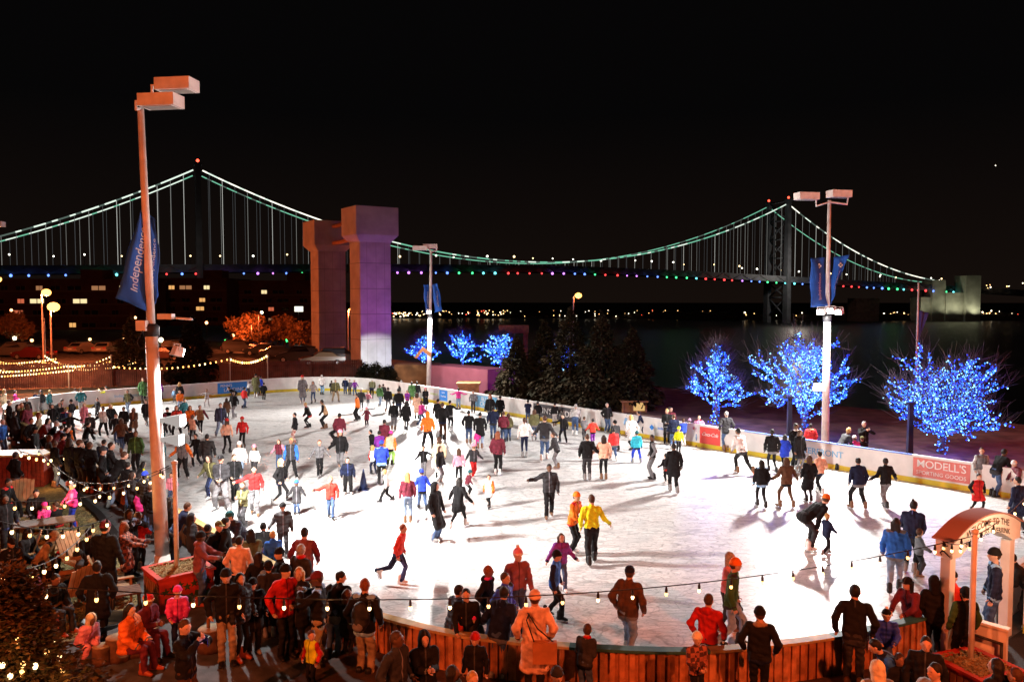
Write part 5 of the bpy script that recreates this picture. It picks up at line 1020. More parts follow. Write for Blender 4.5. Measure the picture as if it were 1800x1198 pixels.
PEOPLE = r'''
# --- far-left corner, beyond the barrier
3 738 1.72|90|s d|j bl|t dn|s:gy|grey haired person in blue coat at the far left picture edge
8 735 50|100|s k|c cr|t lg|l:bl|person in cream coat beside the blue coat at the left edge
28 727 40|120|s p|p hp|g bk|s:db|child in hot pink jacket at the left edge behind the dark coats
24 724 1.6|150|s d|c dg|t bk|l:db|dark haired person behind the hot pink child at the left edge
18 772 70|120|s k|c bk|t bk|s:gy|grey haired man in black coat, left of the dark huddle at the left barrier
31 772 60|130|s d|c bk|g bk|l:db|person in black coat seen from behind in the dark huddle at the left barrier
40 771 62|60|s p|c ol|t bk|l:au|tan haired person in olive coat in the dark huddle at the left barrier
50 771 60|250|s d|c mr|t bk|l:br|person in dark purple coat, right end of the huddle at the left barrier
69 796 70|110|s k|c kh|t bk|l:au|auburn haired person in mustard brown coat at the left barrier
77 803 66|100|o f|p mr|t bk|l:bk|black haired person leaning on the barrier in dark purple puffer jacket
91 806 64|120|o f|j bk|t dg|s:gy|grey haired man leaning over the left barrier in black jacket
101 812 62|140|o f|p mr|t dn|s:db|person in plum puffer jacket leaning on the left barrier
118 822 70|150|s k|j bk|t dg|s:db|dark haired man in black jacket left of the bulb cluster at the barrier
124 858 86|150|s d|c bk|g bk|l:db|woman in long black coat in the dark row at the left barrier
142 860 85|160|s d|j bk|t dg|B:br s:db|man with brown beanie in the dark row at the left barrier
160 866 88|170|s k|j bk|t bk|s:br|tall man in black jacket, right end of the dark row at the left barrier
111 842 78|140|s d|j mr|t bk|B:bk s:bk|person in maroon jacket and black beanie in the dark row at the barrier
195 875 97|120|s q|j bk|t dn|s:db|man with dark backpack straps at the left barrier beside the blue jeans man
208 888 90|140|o f|j bk|t ld|s:br|man in black jacket and bright blue jeans leaning on the barrier left of the pole
122 802 54|150|s d|j bk/og|t bk|s:bk|person with orange backed black jacket at the left barrier top
150 802 58|140|h du|j bk|t bk|s:bk|person in black stretching one arm over the ice from the left barrier
# --- rink, far-left part
73 727 39|10|s d|j dg|t lg|H:dg|skater in grey hooded jacket and pale trousers near the far left corner
87 730 43|100|w d|j tl|t bk|s:bl|skater in teal jacket with fair hair near the far left corner
63 716 26|0|s d|s nv|t dn|s:br|small child in navy by the far left boards
100 743 40|90|b q|j bk|t lb|s:bk|skater in black bent double with pale blue legs on the left
107 752 42|20|w d|c bk|g dg|l:db F:wh|woman in black coat and white scarf on the left of the ice
127 752 49|270|s k|s bk|t gy|s:bk|skater in black sweater and grey trousers turned sideways on the left
130 714 30|170|o f|s lg/bk|t dg|s:bk|skater in pale grey hoodie leaning on the far left boards
143 728 44|30|w k|j tl|t lg|s:br|man in dark teal jacket and pale trousers by the far left boards
149 753 43|0|s d|l pk|g wh|l:bl|blonde skater in long pale pink coat on the left of the ice
175 713 29|60|s u|j hp|g bk|s:bl|child in hot pink jacket by the yellow jacket skater
188 713 33|270|s uh|j yl|t bk|s:bk|skater in bright yellow jacket raising an arm at the far boards
172 737 36|330|w o|c dg|g bk|s:bk|child in dark grey jacket skating left of the open jacket man
226 728 42|0|w k|j ol/dg|t ld|s:br|man in olive jacket with bright green shirt panel, left of the tall pole
183 769 53|10|t o|v wh/bk|t bk|s:bk|skater in open black jacket over a pale shirt on the left
196 758 46|20|g do|j bk|g bk|l:bl|blonde woman in black leather jacket stretching an arm to the right
219 766 50|0|w d|j bk|t bk|s:bk sk|dark haired man in black jumper facing the camera left of the pole
236 769 51|10|w p|c br|g br|l:au|auburn haired woman in brown coat just left of the tall pole
125 776 50|20|t uu|s bk|t bk|l:bk|woman in black spreading both arms wide near the left barrier
214 798 61|190|w o|j br|g dn|l:br|long haired woman in dark brown jacket seen from behind near the pole
241 834 75|0|s d|j gn|t bk|s:br|man in dark green jacket left of the tall orange pole
230 806 52|200|w d|j bk|g bk|B:bk s:bk|skater in black with black beanie behind the green jacket man
252 710 45|30|w d|c gn|g bk|l:br|woman in dark green coat by the far boards left of the pole
279 711 43|200|s d|j pu|t bk|s:bk|skater in purple blue jacket just right of the pole at the far boards
276 728 46|190|w d|j bk|g bk|s:bk|skater in black half hidden behind the tall pole
283 804 50|160|w d|j tl|t tl|s:br|skater with teal trousers under the lower white floodlight box
297 764 46|0|k o|j bk|t dg|B:bk s:bk|skater with black hat just above the white floodlight box
285 766 46|20|k d|j mr|t bk|s:br|skater in plum jacket behind the white floodlight box
307 707 23|10|s d|s lb|t gy|s:br|little child in pale blue by the far boards
316 714 41|190|s d|c bk|g bk|l:bl|blonde person in black coat at the far boards behind the orange jacket
317 722 35|20|k q|j og|t ld|s:br|skater in orange jacket and pale jeans near the far boards
312 770 56|10|t d|j hr|t bk|l:br|skater in bright red orange jacket with legs apart right of the pole
335 766 52|20|w p|j og|g bk|l:br|woman in orange jacket beside the red orange jacket skater
340 779 48|0|w o|j pc/bk|g bk|s:br|skater in peach top with open dark jacket, centre left
324 746 43|60|v d|j tl|t nv|s:bk|man in dark teal jacket striding behind the orange jackets
353 764 51|10|w o|v tn/mr|g bk|s:br|skater in tan vest with dark sleeves, arms held off the body
364 716 31|10|t uu|s lg|t lg|s:br|skater in pale grey with both arms straight out by the blue advert
388 767 57|40|t d|p nv|t ld|s:br|man in navy puffer jacket and pale blue jeans, centre left
399 738 37|190|s d|c br|g bk|l:db|long haired person in dark brown coat behind the navy puffer man
412 736 46|340|w o|j bk|t gy|s:br|man in black jacket and grey jeans skating forward near the blue advert
411 708 28|270|b q|j bk|t bk|s:bk|skater bent over in black in front of the blue advert
429 718 36|150|w d|j rd|t dn|s:bk|skater in red jacket at the right end of the blue advert
427 790 56|0|s d|s rd|g bk|B:rd s:br|woman in red jacket, red hat and black leggings, centre left
399 798 60|180|w d|s pc|g bk|l:br B:rd|girl in pink top and red hat seen from behind, centre left
322 842 72|0|t o|v gy/og|w bk|l:br|woman in grey vest with orange sleeves and wide black trousers
347 821 57|340|w o|j bk|t bk|s:bk|skater in black jacket left of the big black jacketed man
365 840 75|190|s d|p bk|t bk|s:bk sk|big man in black puffer jacket, centre left of the ice
303 888 55|0|s d|p pk|t dn|s:bk|little girl in pink jacket by the barrier just right of the tall pole
281 880 60|0|s p|j wh|t bk|l:br|person in white jacket partly hidden between the tall and thin poles
246 872 56|140|o f|j dg/yl|t bk|l:bk|black haired woman in grey and yellow leaning at the barrier left of the pole
374 878 76|350|g o|j ol|t nv|l:db|woman in olive jacket stretching a leg beside the man in grey trousers
391 898 95|0|t p|s dg|w gy|C:bk s:bk|man with black cap, dark shirt and grey trousers facing the camera
412 879 79|30|w q|j bk|t bk|s:br|man in black jacket right of the man in grey trousers
422 848 70|10|w d|j wh|t ld|l:br B:wh|girl with white hat and white jacket, centre left
448 842 58|0|w d|s wh|t dg|l:br B:pk|girl in white sweater and pink hat, centre left
491 824 50|10|w o|v mr/pk|t dn|l:br|girl in maroon vest left of the blue sleeved man
513 844 72|0|t d|v dg/bl|t bk|s:bl|man in dark vest with bright blue sleeves and black trousers
448 906 85|20|w du|s rd|t gy|s:bk|man in red sweater stretching an arm to the right
493 889 81|80|w k|j bk/bk|g bk|l:bl F:cr|fair haired girl in black jacket with a cream scarf
522 904 57|10|s o|c dg|t dn|s:bl B:bl|child with blue helmet and dark grey coat
562 839 64|20|w o|s gy|t bk|s:au|boy in grey sweater and black trousers, centre
599 830 73|0|w do|j bk|g gy|l:au B:pk|long haired woman in black jacket and pink hat, centre
586 784 36|90|b u|j bk|t bk|s:br|skater in black pitching forward behind the woman in the pink hat
612 869 63|10|k d|j nv|w bk|s:bk|boy in navy hoodie with bright shoes left of the tall cone
582 912 72|10|w du|j hr|t dn|s:bl|girl in red jacket holding an arm to the right, centre
450 699 41|180|s d|l ol|t gy|s:bk|person in long olive coat at the far boards right of the blue advert
457 696 34|170|s d|j rb|t bk|s:db|person in royal blue behind the olive coat at the far boards
464 703 29|190|s k|j bk|t bk|s:bk|small skater in black right of the long olive coat
438 696 24|160|o f|s lg|t dg|s:br|pale grey child leaning on boards at the right end of the blue advert
532 710 49|20|s d|l gy|g dn|l:gy B:rd|skater in long grey green coat and red hat on the far ice
551 709 38|0|w o|s lg|g dn|l:br|girl in pale grey holding hands with the long coated skater
566 694 34|170|s d|j wh|t lb|s:wh|skater all in white at the far boards
590 707 40|20|t d|j ol|t kh|s:wh|skater in yellow olive jacket and khaki trousers on the far ice
583 693 23|200|s d|j dg|t dg|s:bk|dark small figure at the far boards beside the olive jacket
607 695 31|10|s d|j nv|t dn|B:wh s:br|child in navy with white hat, left of three at the far boards
615 694 26|0|s d|s gy|t dg|s:br|small child in grey, middle of three at the far boards
624 695 27|350|w o|j pu|t dn|s:wh|child in purple blue, right of three at the far boards
542 752 43|270|k q|j bk|g bk|s:bl|fair haired skater in black crouching and gliding left, far centre
571 754 50|280|k q|v tn/bk|t bk|s:bk|skater in tan vest gliding left with knees bent, far centre
519 781 54|300|s d|j bk|t cm|s:bk|man in black jacket and red patterned trousers, far centre
597 786 58|180|w d|j mr|t bk|s:bk sk|man in dark maroon jacket seen from behind, far centre
629 739 46|270|t d|j og|w bk|s:bk|skater in orange jacket and black trousers, far centre
635 724 40|190|w d|j dg|t dg|B:wh s:br|skater in dark grey with white hat behind the orange jacket
645 749 32|0|s o|c mr|t bk|B:pk s:br|little child in maroon coat with arms out, far centre
647 716 27|10|s o|s pk|t gy|s:bl|child in pale pink on the far ice
654 700 33|180|o f|p ol|t bk|s:wh|white haired person in bulky olive jacket leaning on the far boards
667 716 39|150|w d|j gn|t ld|s:br|skater in dark green top and pale jeans near the far right corner
674 706 30|190|s d|j bk|t bk|s:bk|skater in black at the boards right of the olive jacket
682 724 42|170|w d|j bk|t gy|s:bk|man in black jacket and grey trousers by the middle light pole
692 756 50|180|s d|j bk|t gy|s:bk|skater in black jacket and grey trousers in front of the far right cluster
701 735 50|190|w d|j bk|t dg|B:bk s:bk|skater with black beanie in the far right cluster
714 757 50|180|w d|c bk|g bk|l:bk|black clad skater in leggings in the far right cluster
716 718 31|0|s p|j pu|t bk|s:br|person in purple jacket in the far right cluster
704 698 28|170|o f|s dg|t bk|s:gy|person leaning on boards in dark grey left of the middle light pole
724 710 38|180|s d|c gn|g bk|s:bk|skater in dark green coat left of the middle light pole
733 709 37|190|s d|j bk|t dg|s:bk|skater in black left of the middle light pole base
748 720 38|20|s p|l bk|g bk|l:br B:pk|skater in long black coat and pink hat below the middle light pole
733 737 45|180|s d|l pc|g tn|l:br|woman in long pinkish tan coat, far right cluster
740 749 43|60|w q|p hp|t dn|s:br|child in hot pink puffer jacket, far right cluster
752 790 64|180|t d|j og|w bk|H:og|skater in bright orange hooded jacket seen from behind
778 774 65|170|s q|j bk|t br|s:br|man in black jacket and brown trousers seen from behind
770 752 49|180|w d|c bk|g bk|s:bk|skater in black coat left of the brown trousered man
791 756 51|160|s du|j bk|t bk|s:bk|skater in black reaching an arm toward the far boards
806 721 38|180|w uu|s hp|t ld|s:bk|girl in hot pink top with both arms on the far boards
832 726 39|0|s d|s gy|t dg|s:bk|skater in grey top standing at the boards by the blue advert
824 780 57|180|s k|j bk|t dn|s:bk|skater in black jacket and blue jeans left of a couple, centre right
844 789 63|180|s d|c bk|t ld|s:bk|person in black coat and pale jeans with a pink child in front
839 789 30|180|s d|s hp|g hp|s:br|little child in pink in front of the pale jeans
675 800 60|180|h q|j mr|t bk|s:bk|dark haired skater in maroon behind the purple jacket cluster
656 803 44|250|g d|j bk|t bk|s:bk|skater in black leaning left of the purple jacket
668 812 52|200|k q|j pu|t bk|s:bk|skater in purple jacket in the bright clustered group
686 818 57|170|k d|j pc/og|t lm|B:hp s:br|child in peach jacket, pink hat and lime trousers
671 852 74|190|h q|j rb|t bk|B:rb s:br|skater in royal blue jacket with black track trousers bending over a child
657 834 48|210|k q|v wh/rd|t nv|l:bl|fair haired child held up by the royal blue skater
680 883 54|280|v d|s wh|t bk|s:bl|boy in pale sweater walking left of the tall cone
745 838 53|0|w uo|j bk|t gy|s:bk|boy in black jacket holding one arm out, centre
772 840 70|180|w d|c cr|g wh|l:br|woman in cream coat seen from behind, centre
773 852 66|60|s d|j bk|g gy|l:br|brown haired woman in black jacket and grey jeans, centre
807 852 61|190|w d|s pk|g bk|l:br|long haired girl in pink sweater, centre
832 840 58|20|w o|j dg|t rd|B:pk s:br F:pc|girl in red trousers with long peach scarf, centre
875 836 76|170|s d|j mr|t bk|l:au|long haired woman in dark plum jacket, centre right
717 920 87|190|s d|s mr|t ld|l:bl|blonde woman in maroon sweater and jeans beside the royal blue boy
742 898 68|200|v o|j rb|t dn|B:rb s:br|boy in royal blue jacket and blue hat, centre
766 952 101|60|s d|l bk|t dn|H:bk|tall person in long black hooded coat and jeans, centre
806 929 84|150|v o|c bk|g bk|l:bk|woman in black with a striding leg right of the long coat
823 872 42|120|k o|j mr|t bk|B:tl s:br|child with teal beanie bending behind the striding woman
860 893 56|340|w d|c wh/og|g bk|s:br|little girl in orange and white coat alone on the ice
862 750 56|340|w od|j bk|g bk|l:au|woman in black stretching an arm to the left at the far right boards
879 741 44|170|s d|c bk|t bk|s:bk|man in black coat by the right end of the blue advert
867 773 57|180|w d|j nv|t dn|s:bk|person in navy jacket and jeans, centre right behind the white sweater
885 778 53|180|s d|j mr|t dn|s:br|person in maroon jacket and jeans, left of the white sweater girl
894 776 48|190|s d|j ol|t dn|l:br|person in olive jacket right beside the maroon jacket
922 804 68|185|s do|s wh|g nv|p:br|girl with pony tail in white sweater and boots seen from behind
957 810 78|170|w o|j dg|t dn|s:br|man in dark grey jacket and jeans holding hands with the white sweater girl
939 775 54|180|w d|j ol|t dn|l:br|long haired skater in olive jacket and jeans, right of centre
928 744 40|180|s f|j nv|t dn|s:bk|person in navy leaning toward the black advert
945 747 40|170|s d|j bk|t bk|s:bk|person in black in front of the black advert
975 750 41|180|w d|s bk|t lg|s:bk|person in black top and pale grey trousers at the black advert
1011 764 52|170|o f|s lg|t dn|s:gy|person in pale grey sweater leaning on the boards, right of the black advert
990 778 48|340|t du|j bk|t bk|s:bk|skater in black with legs apart and arm out, right of centre
979 824 62|250|h q|j dg|t gy|s:br|man in dark top and grey trousers leaning forward to the left
1027 774 40|180|w q|j gy|t dg|s:br|grey clad skater behind the couple holding hands
1042 782 44|180|w o|j hr|t pu|s:bk|child in red jacket and purple trousers, right of centre
1067 761 51|20|s k|j bk|t dn|s:gy|man in black jacket and jeans standing at the right-hand boards
1032 845 80|180|s do|j bk|t dg|s:br|man in black jacket seen from behind holding hands, left of the couple
1061 844 77|180|s od|j pc|g bk|l:db|woman in peach jacket and black leggings holding hands with the man in black
1079 810 55|190|w d|p rd|t dn|s:bk|child in red puffer vest and jeans, right of the couple
1083 792 50|200|k q|j dg|t dg|B:bk s:bk|skater in dark grey with black hat behind the red vest child
1111 792 59|190|g d|c wh|g bk|l:bl|blonde skater in white coat with one leg back
1103 764 35|190|s d|s lb|t dg|s:br|brown haired child in pale blue at the right-hand boards
1119 814 54|180|t d|j tq|t rb|B:tl s:br|child in turquoise jacket and bright blue trousers
1129 768 44|250|o f|j nv|t nv|s:bk|person in navy leaning on the right-hand boards by the lit kiosk
1147 844 78|270|s k|v bk/gy|t gy|s:bk|man in grey jacket with black front standing sideways, right of centre
1172 780 60|350|s p|j bk|t bk|s:bl|fair haired person in black by the right-hand boards
1184 790 60|180|s d|j nv|t dn|s:br|man in navy jacket and jeans seen from behind by the red advert
1201 784 46|190|s p|j rb|t wh|s:br|child in royal blue jacket and white trousers left of the red advert
1193 752 1.15 ice=0|0|s d|j yl|t bk|B:yl s:bl|child with bright yellow hat behind the right-hand boards
1212 780 42|180|w d|c bk|t bk|B:li s:br|child in black coat and lilac hat left of the red advert
1228 784 53|340|s k|j li|t ld|s:br|girl in lilac jacket and pale jeans at the left end of the red advert
1184 867 85|180|w d|c bk|t bk|s:bk|man in long black jacket seen from behind with a small child, right of centre
1171 850 50|200|w o|j bk|t bk|s:bk|small child in black held by the man in long black jacket
1178 716 1.7 ice=0|0|w d|j mr|t bk|s:bk|dim person walking on the plaza beyond the lit kiosk
1276 793 68|180|s k|j dg|t dn|s:gy|man in dark grey jacket and jeans at the right end of the red advert
1302 833 75|200|g q|j wh|t bk|s:bk|skater in white jacket and black trousers in a wide stride
1357 831 74|180|w d|j bk|g bk|s:bk|man in black jacket and tight black trousers beside the royal blue girl
1379 823 57|170|s d|c rb|g bk|l:bk|black haired girl in royal blue coat
1338 892 81|180|w d|j bk|g bk|l:bk|long haired girl in black seen from behind, left of two
1382 893 86|185|t o|j br|g br|l:br|long haired girl in brown with arms held out, right of two
1421 882 80|180|s d|l bk|g bk|l:br|long haired woman in long black coat seen from behind
1441 868 72|200|w o|j pc|t bk|s:bk|skater in pinkish tan jacket beside the long black coat
1397 822 76|10|s p|j bk|t bk|s:bk F:wh|person in black with white scarf near the light blue lettered advert
1404 830 73|20|s d|c bk|g gy|l:br|woman in black coat in front of the person with the white scarf
1424 808 62|180|s d|p rd f|t bk|s:bk|person in red jacket with fur collar leaning at the lettered advert
1424 968 106|100|b q|j bk|t dg|B:og s:br|man with orange hat bending over a small child, right
1452 976 70|110|w q|j nv|t bk|s:bl|small child in navy steadied by the man with the orange hat
1482 824 70|100|o f|j dg|t gy|s:bl|fair haired person leaning on the boards left of the hot pink child
1501 822 54|170|s d|p hp|t hp|B:wh s:br|child in hot pink snow suit at the right-hand boards
1515 820 51|180|s d|c bk|t dg|B:ol s:br|child in black coat beside the hot pink snow suit
1519 742 1.78 ice=0|10|s h|j bk|t bk|s:gy|grey haired man in black jacket behind the right-hand boards, hand at his face
1508 895 87|180|t d|j nv|t bk|s:bk|man in navy jacket and black trousers seen from behind, right
1556 893 85|185|w o|j bk|t gy|s:bk|man in black jacket with arms held off his body, right
1723 866 78|0|s d|v gy/lg|t lg|s:br|pale dressed skater standing in front of the brick red advert
1755 871 79|110|o f|j bk|t dn|s:bk|man in black jacket and blue jeans leaning on the boards at the far right
1717 902 67|0|t k|c rd/bk|g bk|s:bk|skater in red shirt and open black coat just above the white arch
1790 940 98|200|w d|c nv|t dg|s:bk|person in dark navy coat at the right edge of the ice
1792 812 1.45 ice=0|270|o f|p mr|t bk|B:wh s:br|person with white hat leaning on the outside of the boards at the right edge
1600 1007 121|140|h q|j nv|t bk|b:bk|man with top knot and navy jacket looking down, right foreground ice
1572 1042 127|150|w d|j bl|t ld|l:bk|black haired woman in bright blue jacket and jeans, right foreground ice
1614 1015 82|80|s q|j gy f|t dg|s:br|child in grey jacket with fur collar beside the woman in bright blue
# --- centre foreground on ice
965 911 93|0|w du|j dg|t bk|s:bk|man in dark grey jacket skating with an arm out, middle of the ice
1006 974 106|60|h q|j og|t bk|B:og s:br|person in orange jacket leaning beside the yellow hoodie
1040 992 118|180|w do|s yl|w bk|s:br|man in bright yellow hoodie and wide black trousers seen from behind
700 1028 102|80|r d|s hr|t nv|s:au|boy in red shirt skating fast with one leg kicked back
985 1038 98|10|w o|p pu|t dn|l:br|girl in purple jacket with long brown hair, middle foreground
974 1089 117|70|w d|v bl/nv|t bk|B:bk s:bk|boy in blue vest and black beanie, middle foreground
909 1114 146|20|s d|s mv|t dn|P:pk/wh s:br|woman in mauve sweater with striped bobble hat
1103 1160 158|150|w k|j br|t ld|C:nv s:br|man with navy cap, brown jacket and pale jeans seen from behind
1277 1114 160 m=1.72|60|w d|s pk|t dg|l:gy|fair haired woman in pale pink behind the olive green jacket
1283 1138 152|70|w d|j gn|t ld|B:og s:br|person in olive green jacket, jeans and orange beanie
1245 1049 1.66|150|s k|j rd h|t dn|s:br|woman in bright red coat at the near barrier, right of centre
1028 1106 1.30|150|h p|j dg|t dn|s:br F:rd|boy in dark jacket peeping over the near barrier
855 998 1.62|70|s k|j bk h|t dn|s:au F:hp|auburn haired person in black jacket with pink hood, near centre group
886 1010 1.60|60|s k|p rb|t dn|s:br|person in blue puffer jacket, near centre group
877 1040 1.74|150|h o|j nv h|t dn|s:bk|man in navy hooded jacket seen from behind at the near barrier
796 1036 1.58|130|h q|p nv/mr|t dn|s:bk|person in dark blue puffer jacket bending, left of the near centre group
820 1034 1.62|0|h q|j bk|t bk|s:bk|young man in black jacket looking down at children, near centre group
812 1076 1.15|20|s d|j hr|t bk|l:au|auburn child in red below the young man in black
836 1085 1.08|340|s d|j dg|t bk|B:hp s:br|small child with hot pink hat below the young man in black
1557 1072 1.28|340|h f|p rb|t dn|P:bk/wh s:br|child in royal blue jacket with striped bobble hat at the near barrier
1605 1017 1.58|300|h f|j mr|t bk|W:bk l:bk|person with black bucket hat and maroon jacket at the near barrier
1644 1018 1.60|170|s d|j bk|t bk|H:bk|person in black hood just left of the red jacketed man with cap
1697 1037 1.6 ice=1|180|s d|j bk/gn|t bk|B:bk s:bk|person in black and green jacket just beyond the rink gate
1745 1128 160|250|s d|j nv|t dn|B:bk s:br|man in dark navy jacket and black beanie standing at the rink gate
1797 978 1.7 ice=1|250|o f|j bk|t bk|s:bk|person in black leaning on the white wall at the right picture edge
535 931 1.76|180|s k|j mv/mr|t dn|s:bk|man in mauve grey jacket seen from behind on the ice by the near barrier
498 978 91|20|w do|p dg|t dg|B:bk s:br|man in dark grey puffer jacket and black beanie reaching right
480 940 1.36 ice=1|200|k q|j bl h|t bk|s:bl|child in bright blue hoodie at the left near barrier
464 926 1.62 ice=1|200|b q|j bk|t bk|s:bk|person in black bending to the child in the blue hoodie
418 898 1.72 ice=1|330|o f|p nv|t dn|B:tl s:br|person with teal beanie leaning over the barrier toward the spectators
428 928 78|340|s e|j ol|t dg|s:br|man in olive brown jacket looking at his hands by the left barrier
# --- spectators, left and middle foreground
258 930 99|150|s k|p dg|t dn|B:rb s:bk|person in grey puffer jacket with blue beanie left of the tall pole
245 917 54|170|s d|c hp|g bk|l:br|child in magenta coat at the barrier left of the tall pole
286 957 96|170|s d|l bk|t bk|s:bk|person in long black puffer coat between the tall and the thin pole
352 1064 126|100|s f|j mv h|t dn|B:bk s:br|man in pinkish grey jacket and black beanie beside the red planter
383 918 1.74|60|s k|j bk|t bk|C:ol s:bk|man in black jacket with olive cap by the left barrier
398 912 1.80|110|s k|j bk|t bk|s:bk|tall man in black jacket left of the peach jacket
420 945 1.66|175|s k|j pc|t dg|s:bk|person in peach jacket seen from behind, left foreground
441 933 1.68|210|s q|j ol|t bk|l:bk|long black haired woman in olive jacket, left foreground
493 966 1.68|290|s q|j bk|t bk|B:bk s:bk|person with black beanie behind the red jacketed man, left foreground
528 960 1.74|150|s d|j dg|t dg|s:gy F:rd|grey haired man with red scarf, left foreground
462 1008 1.08|150|s d|j nv|t nv|B:lb s:br|small child with pale blue hat by the pushchair
478 1001 1.12|200|s d|j dg|t bk|P:pk s:br|small child with pink bobble hat by the pushchair
400 1168 165|20|s k|j bk h|t kh|B:bk s:br|man in black jacket and khaki trousers left of the asphalt path
424 1160 150|60|s d|p bk|g bk|l:bk|person in black puffer jacket close behind the khaki trousered man
503 1156 160|40|s k|j rd|t bk|B:bk s:br|man in red jacket and black beanie, left of the couple by the barrier
528 1150 150|340|s p|c bk|g bk|l:bl|blonde woman in black coat embraced by the red jacketed man
563 1182 174|270|s h|j bk|w kh|C:mr s:br|man in black jacket with cap drinking, right of the couple
640 1022 1.84|165|s k|j bk|t kh|s:au|man with black backpack seen from behind at the near barrier
548 1112 1.05|330|s d|j yl/rd|t bk|s:br|small child in yellow and red half hidden behind the drinking man
697 1114 1.78|60|s k|j dg|t dn|s:br|balding man in dark grey jacket close to the near barrier
745 1113 1.62|20|s e|c bk|t bk|H:bk|woman in black hooded coat holding something, close to the near barrier
836 1116 1.24 z=.17|350|s d|j bk|t bk|B:rd s:br|child in red hat and black jacket in front of the near barrier
788 1172 1.62|60|s d|j nv|t bk|l:bk|black haired woman cut off by the bottom picture edge, left of centre
830 1184 1.6|30|s d|j ol|t bk|s:bl|fair haired person cut off by the bottom picture edge below the red hat child
976 1174 1.60|20|s d|j nv|t bk|B:dg s:br|person with dark grey beanie cut off by the bottom picture edge, centre
940 1044 1.80 z=.17|180|s k|l pc|t bk|B:pc s:br|woman in long orange lit cream coat and hat at the near barrier
1225 1116 1.27 z=.17|20|s p|j pl|t bk|B:cr s:bl|child in plaid jacket with fluffy cream hat before the near barrier
1336 1072 1.64 z=.17|160|s k|j bk f|t bk|B:bk s:br|person in black jacket with large fur collar at the near barrier
1504 1038 1.84 z=.0|160|h k|j bk|t dg|s:bk|big man in black jacket looking down at the near barrier, right
1670 1156 149|300|s k|j hr/bk|t nv|C:bk s:br|man in red jacket and black cap outside the near barrier
1578 1126 1.66|270|b q|j nv/bl|t bk|s:bk|person in blue patterned jersey bending down at the bottom right
1628 1122 1.62|330|s d|j bk|t bk|s:bk|black haired person in black at the bottom right by the mulch planter
1582 1154 1.22|10|s d|j bk|t bk|s:db|child in black at the bottom right with face to the camera
1545 1170 1.66|180|s k|j cr|t bk|H:cr|person in pale cream hood cut off by the bottom picture edge
1645 1170 1.72|300|s d|j lg|t bk|s:bk|balding man in pale jacket cut off by the bottom picture edge at right
1757 1164 1.66|200|s d|j bk|t bk|l:bk|dark haired person cut off by the bottom right corner, left of two
1793 1180 1.62|240|s d|j mr|t bk|s:br|brown haired person cut off by the bottom right corner, right of two
# --- beer garden, left foreground
130 926 75|320|s q|p hp|t rb|B:lg s:br|child in hot pink jacket and bright blue trousers in the garden
189 1066 160|170|s d|j bk|t bk|B:mr s:bk|tall man in black with brown beanie standing left of the planter
219 920 1.66|100|s f|c pl|t bk|l:au|auburn woman in long plaid coat behind the red planter
228 897 1.68|60|s h|j bk|t bk|l:bk|black haired woman left of the tall pole in the garden
243 902 1.45|160|s q|j rd|t bk|l:br|brown haired girl in red jacket left of the tall pole
155 930 1.68|60|x q|j bk|t gy|C:bk s:br|seated man with black cap in the garden, knees toward the path
63 862 1.66|30|x q|j bk|t bk|s:bk|seated man with lit face behind the hot pink child at a garden table
77 885 1.16|60|x q|p hp|t tl|B:hp s:br|seated child in hot pink jacket with hood at a garden table
99 884 1.3|250|x q|j bk|t gy|s:br|seated child in black right of the hot pink seated child
11 842 1.72|90|x q|j bk|t bk|s:bk|seated man in black at the left edge of the garden
112 936 1.3|300|x q|j rd|t dg|s:bk|small seated child with red top in the middle of the garden
82 934 1.68|100|n q|j tn|t bk|B:tn s:br|person in tan jacket and tan hat bending over a garden seat
26 796 1.7|150|s k|j bk|t bk|s:bk|dim person in black behind the red bar counter
8 872 1.7|60|s k|j bk|t bk|l:bk|dim person in black at the left edge of the garden standing by the chair
153 1078 1.3|60|n q|p pk|t pk|H:cr|child in pink suit and cream hood reaching into the fire bowl
231 1064 1.7|80|x q|p og|t mr|l:bk|person in orange jacket seated on a log stump
259 1046 1.66|70|x e|j mr|t mr|B:rd/wh s:br|person in striped red hat seated beside the orange jacket
312 1034 1.28|20|s q|p hp|t nv|B:hp s:br F:li|girl in pink hat and lilac scarf standing before the red planter
325 1092 1.76|80|s h|j bk|t br|s:br|man in black jacket photographing with a phone at the bottom left
# --- more of the packed crowd on the left
56 806 70|80|s k|c bk|t bk|s:br|brown haired man in black coat standing left of the mustard coat
64 826 74|100|s d|j bk|t dg|B:bk s:bk|man in black with black beanie behind the bar counter corner
86 842 76|120|s k|c dg|t bk|l:br|woman in dark grey coat right of the bar counter
98 856 80|140|s d|j bk|t dn|s:br|brown haired man in black jacket at the path edge right of the bar counter
176 846 70|160|o f|j nv|t bk|s:bk|person in navy leaning on the left barrier behind the backpack man
182 880 92|120|s k|c bk|t bk|B:dg s:bk|person in black coat and grey beanie left of the backpack man
226 898 84|170|s d|j bk|t dn|s:bk|man in black jacket left of the magenta coated child
232 912 80|140|s k|c dg|g bk|l:db|woman in dark grey coat directly left of the magenta coated child
268 944 92|160|s d|j bk|t dn|s:br|man in black jacket half hidden behind the tall orange pole
302 972 96|140|s k|c bk|t bk|l:bk|long haired woman in black coat right of the thin pole
318 986 98|120|o f|j nv|t dn|s:br|man in navy jacket leaning on the barrier right of the thin pole
338 1004 98|130|s k|c dg|t bk|H:dg|person in dark grey hood between the planter and the barrier
366 1028 104|150|s d|j bk|t bk|s:bk|dark haired man in black behind the pinkish grey jacket man
456 1086 112|180|s k|j bk|t dn|l:db|dark haired woman in black right of the olive jacketed woman
474 1118 128|200|s d|j dg|t bk|B:bk s:bk|person in dark grey with black beanie left of the red jacketed man
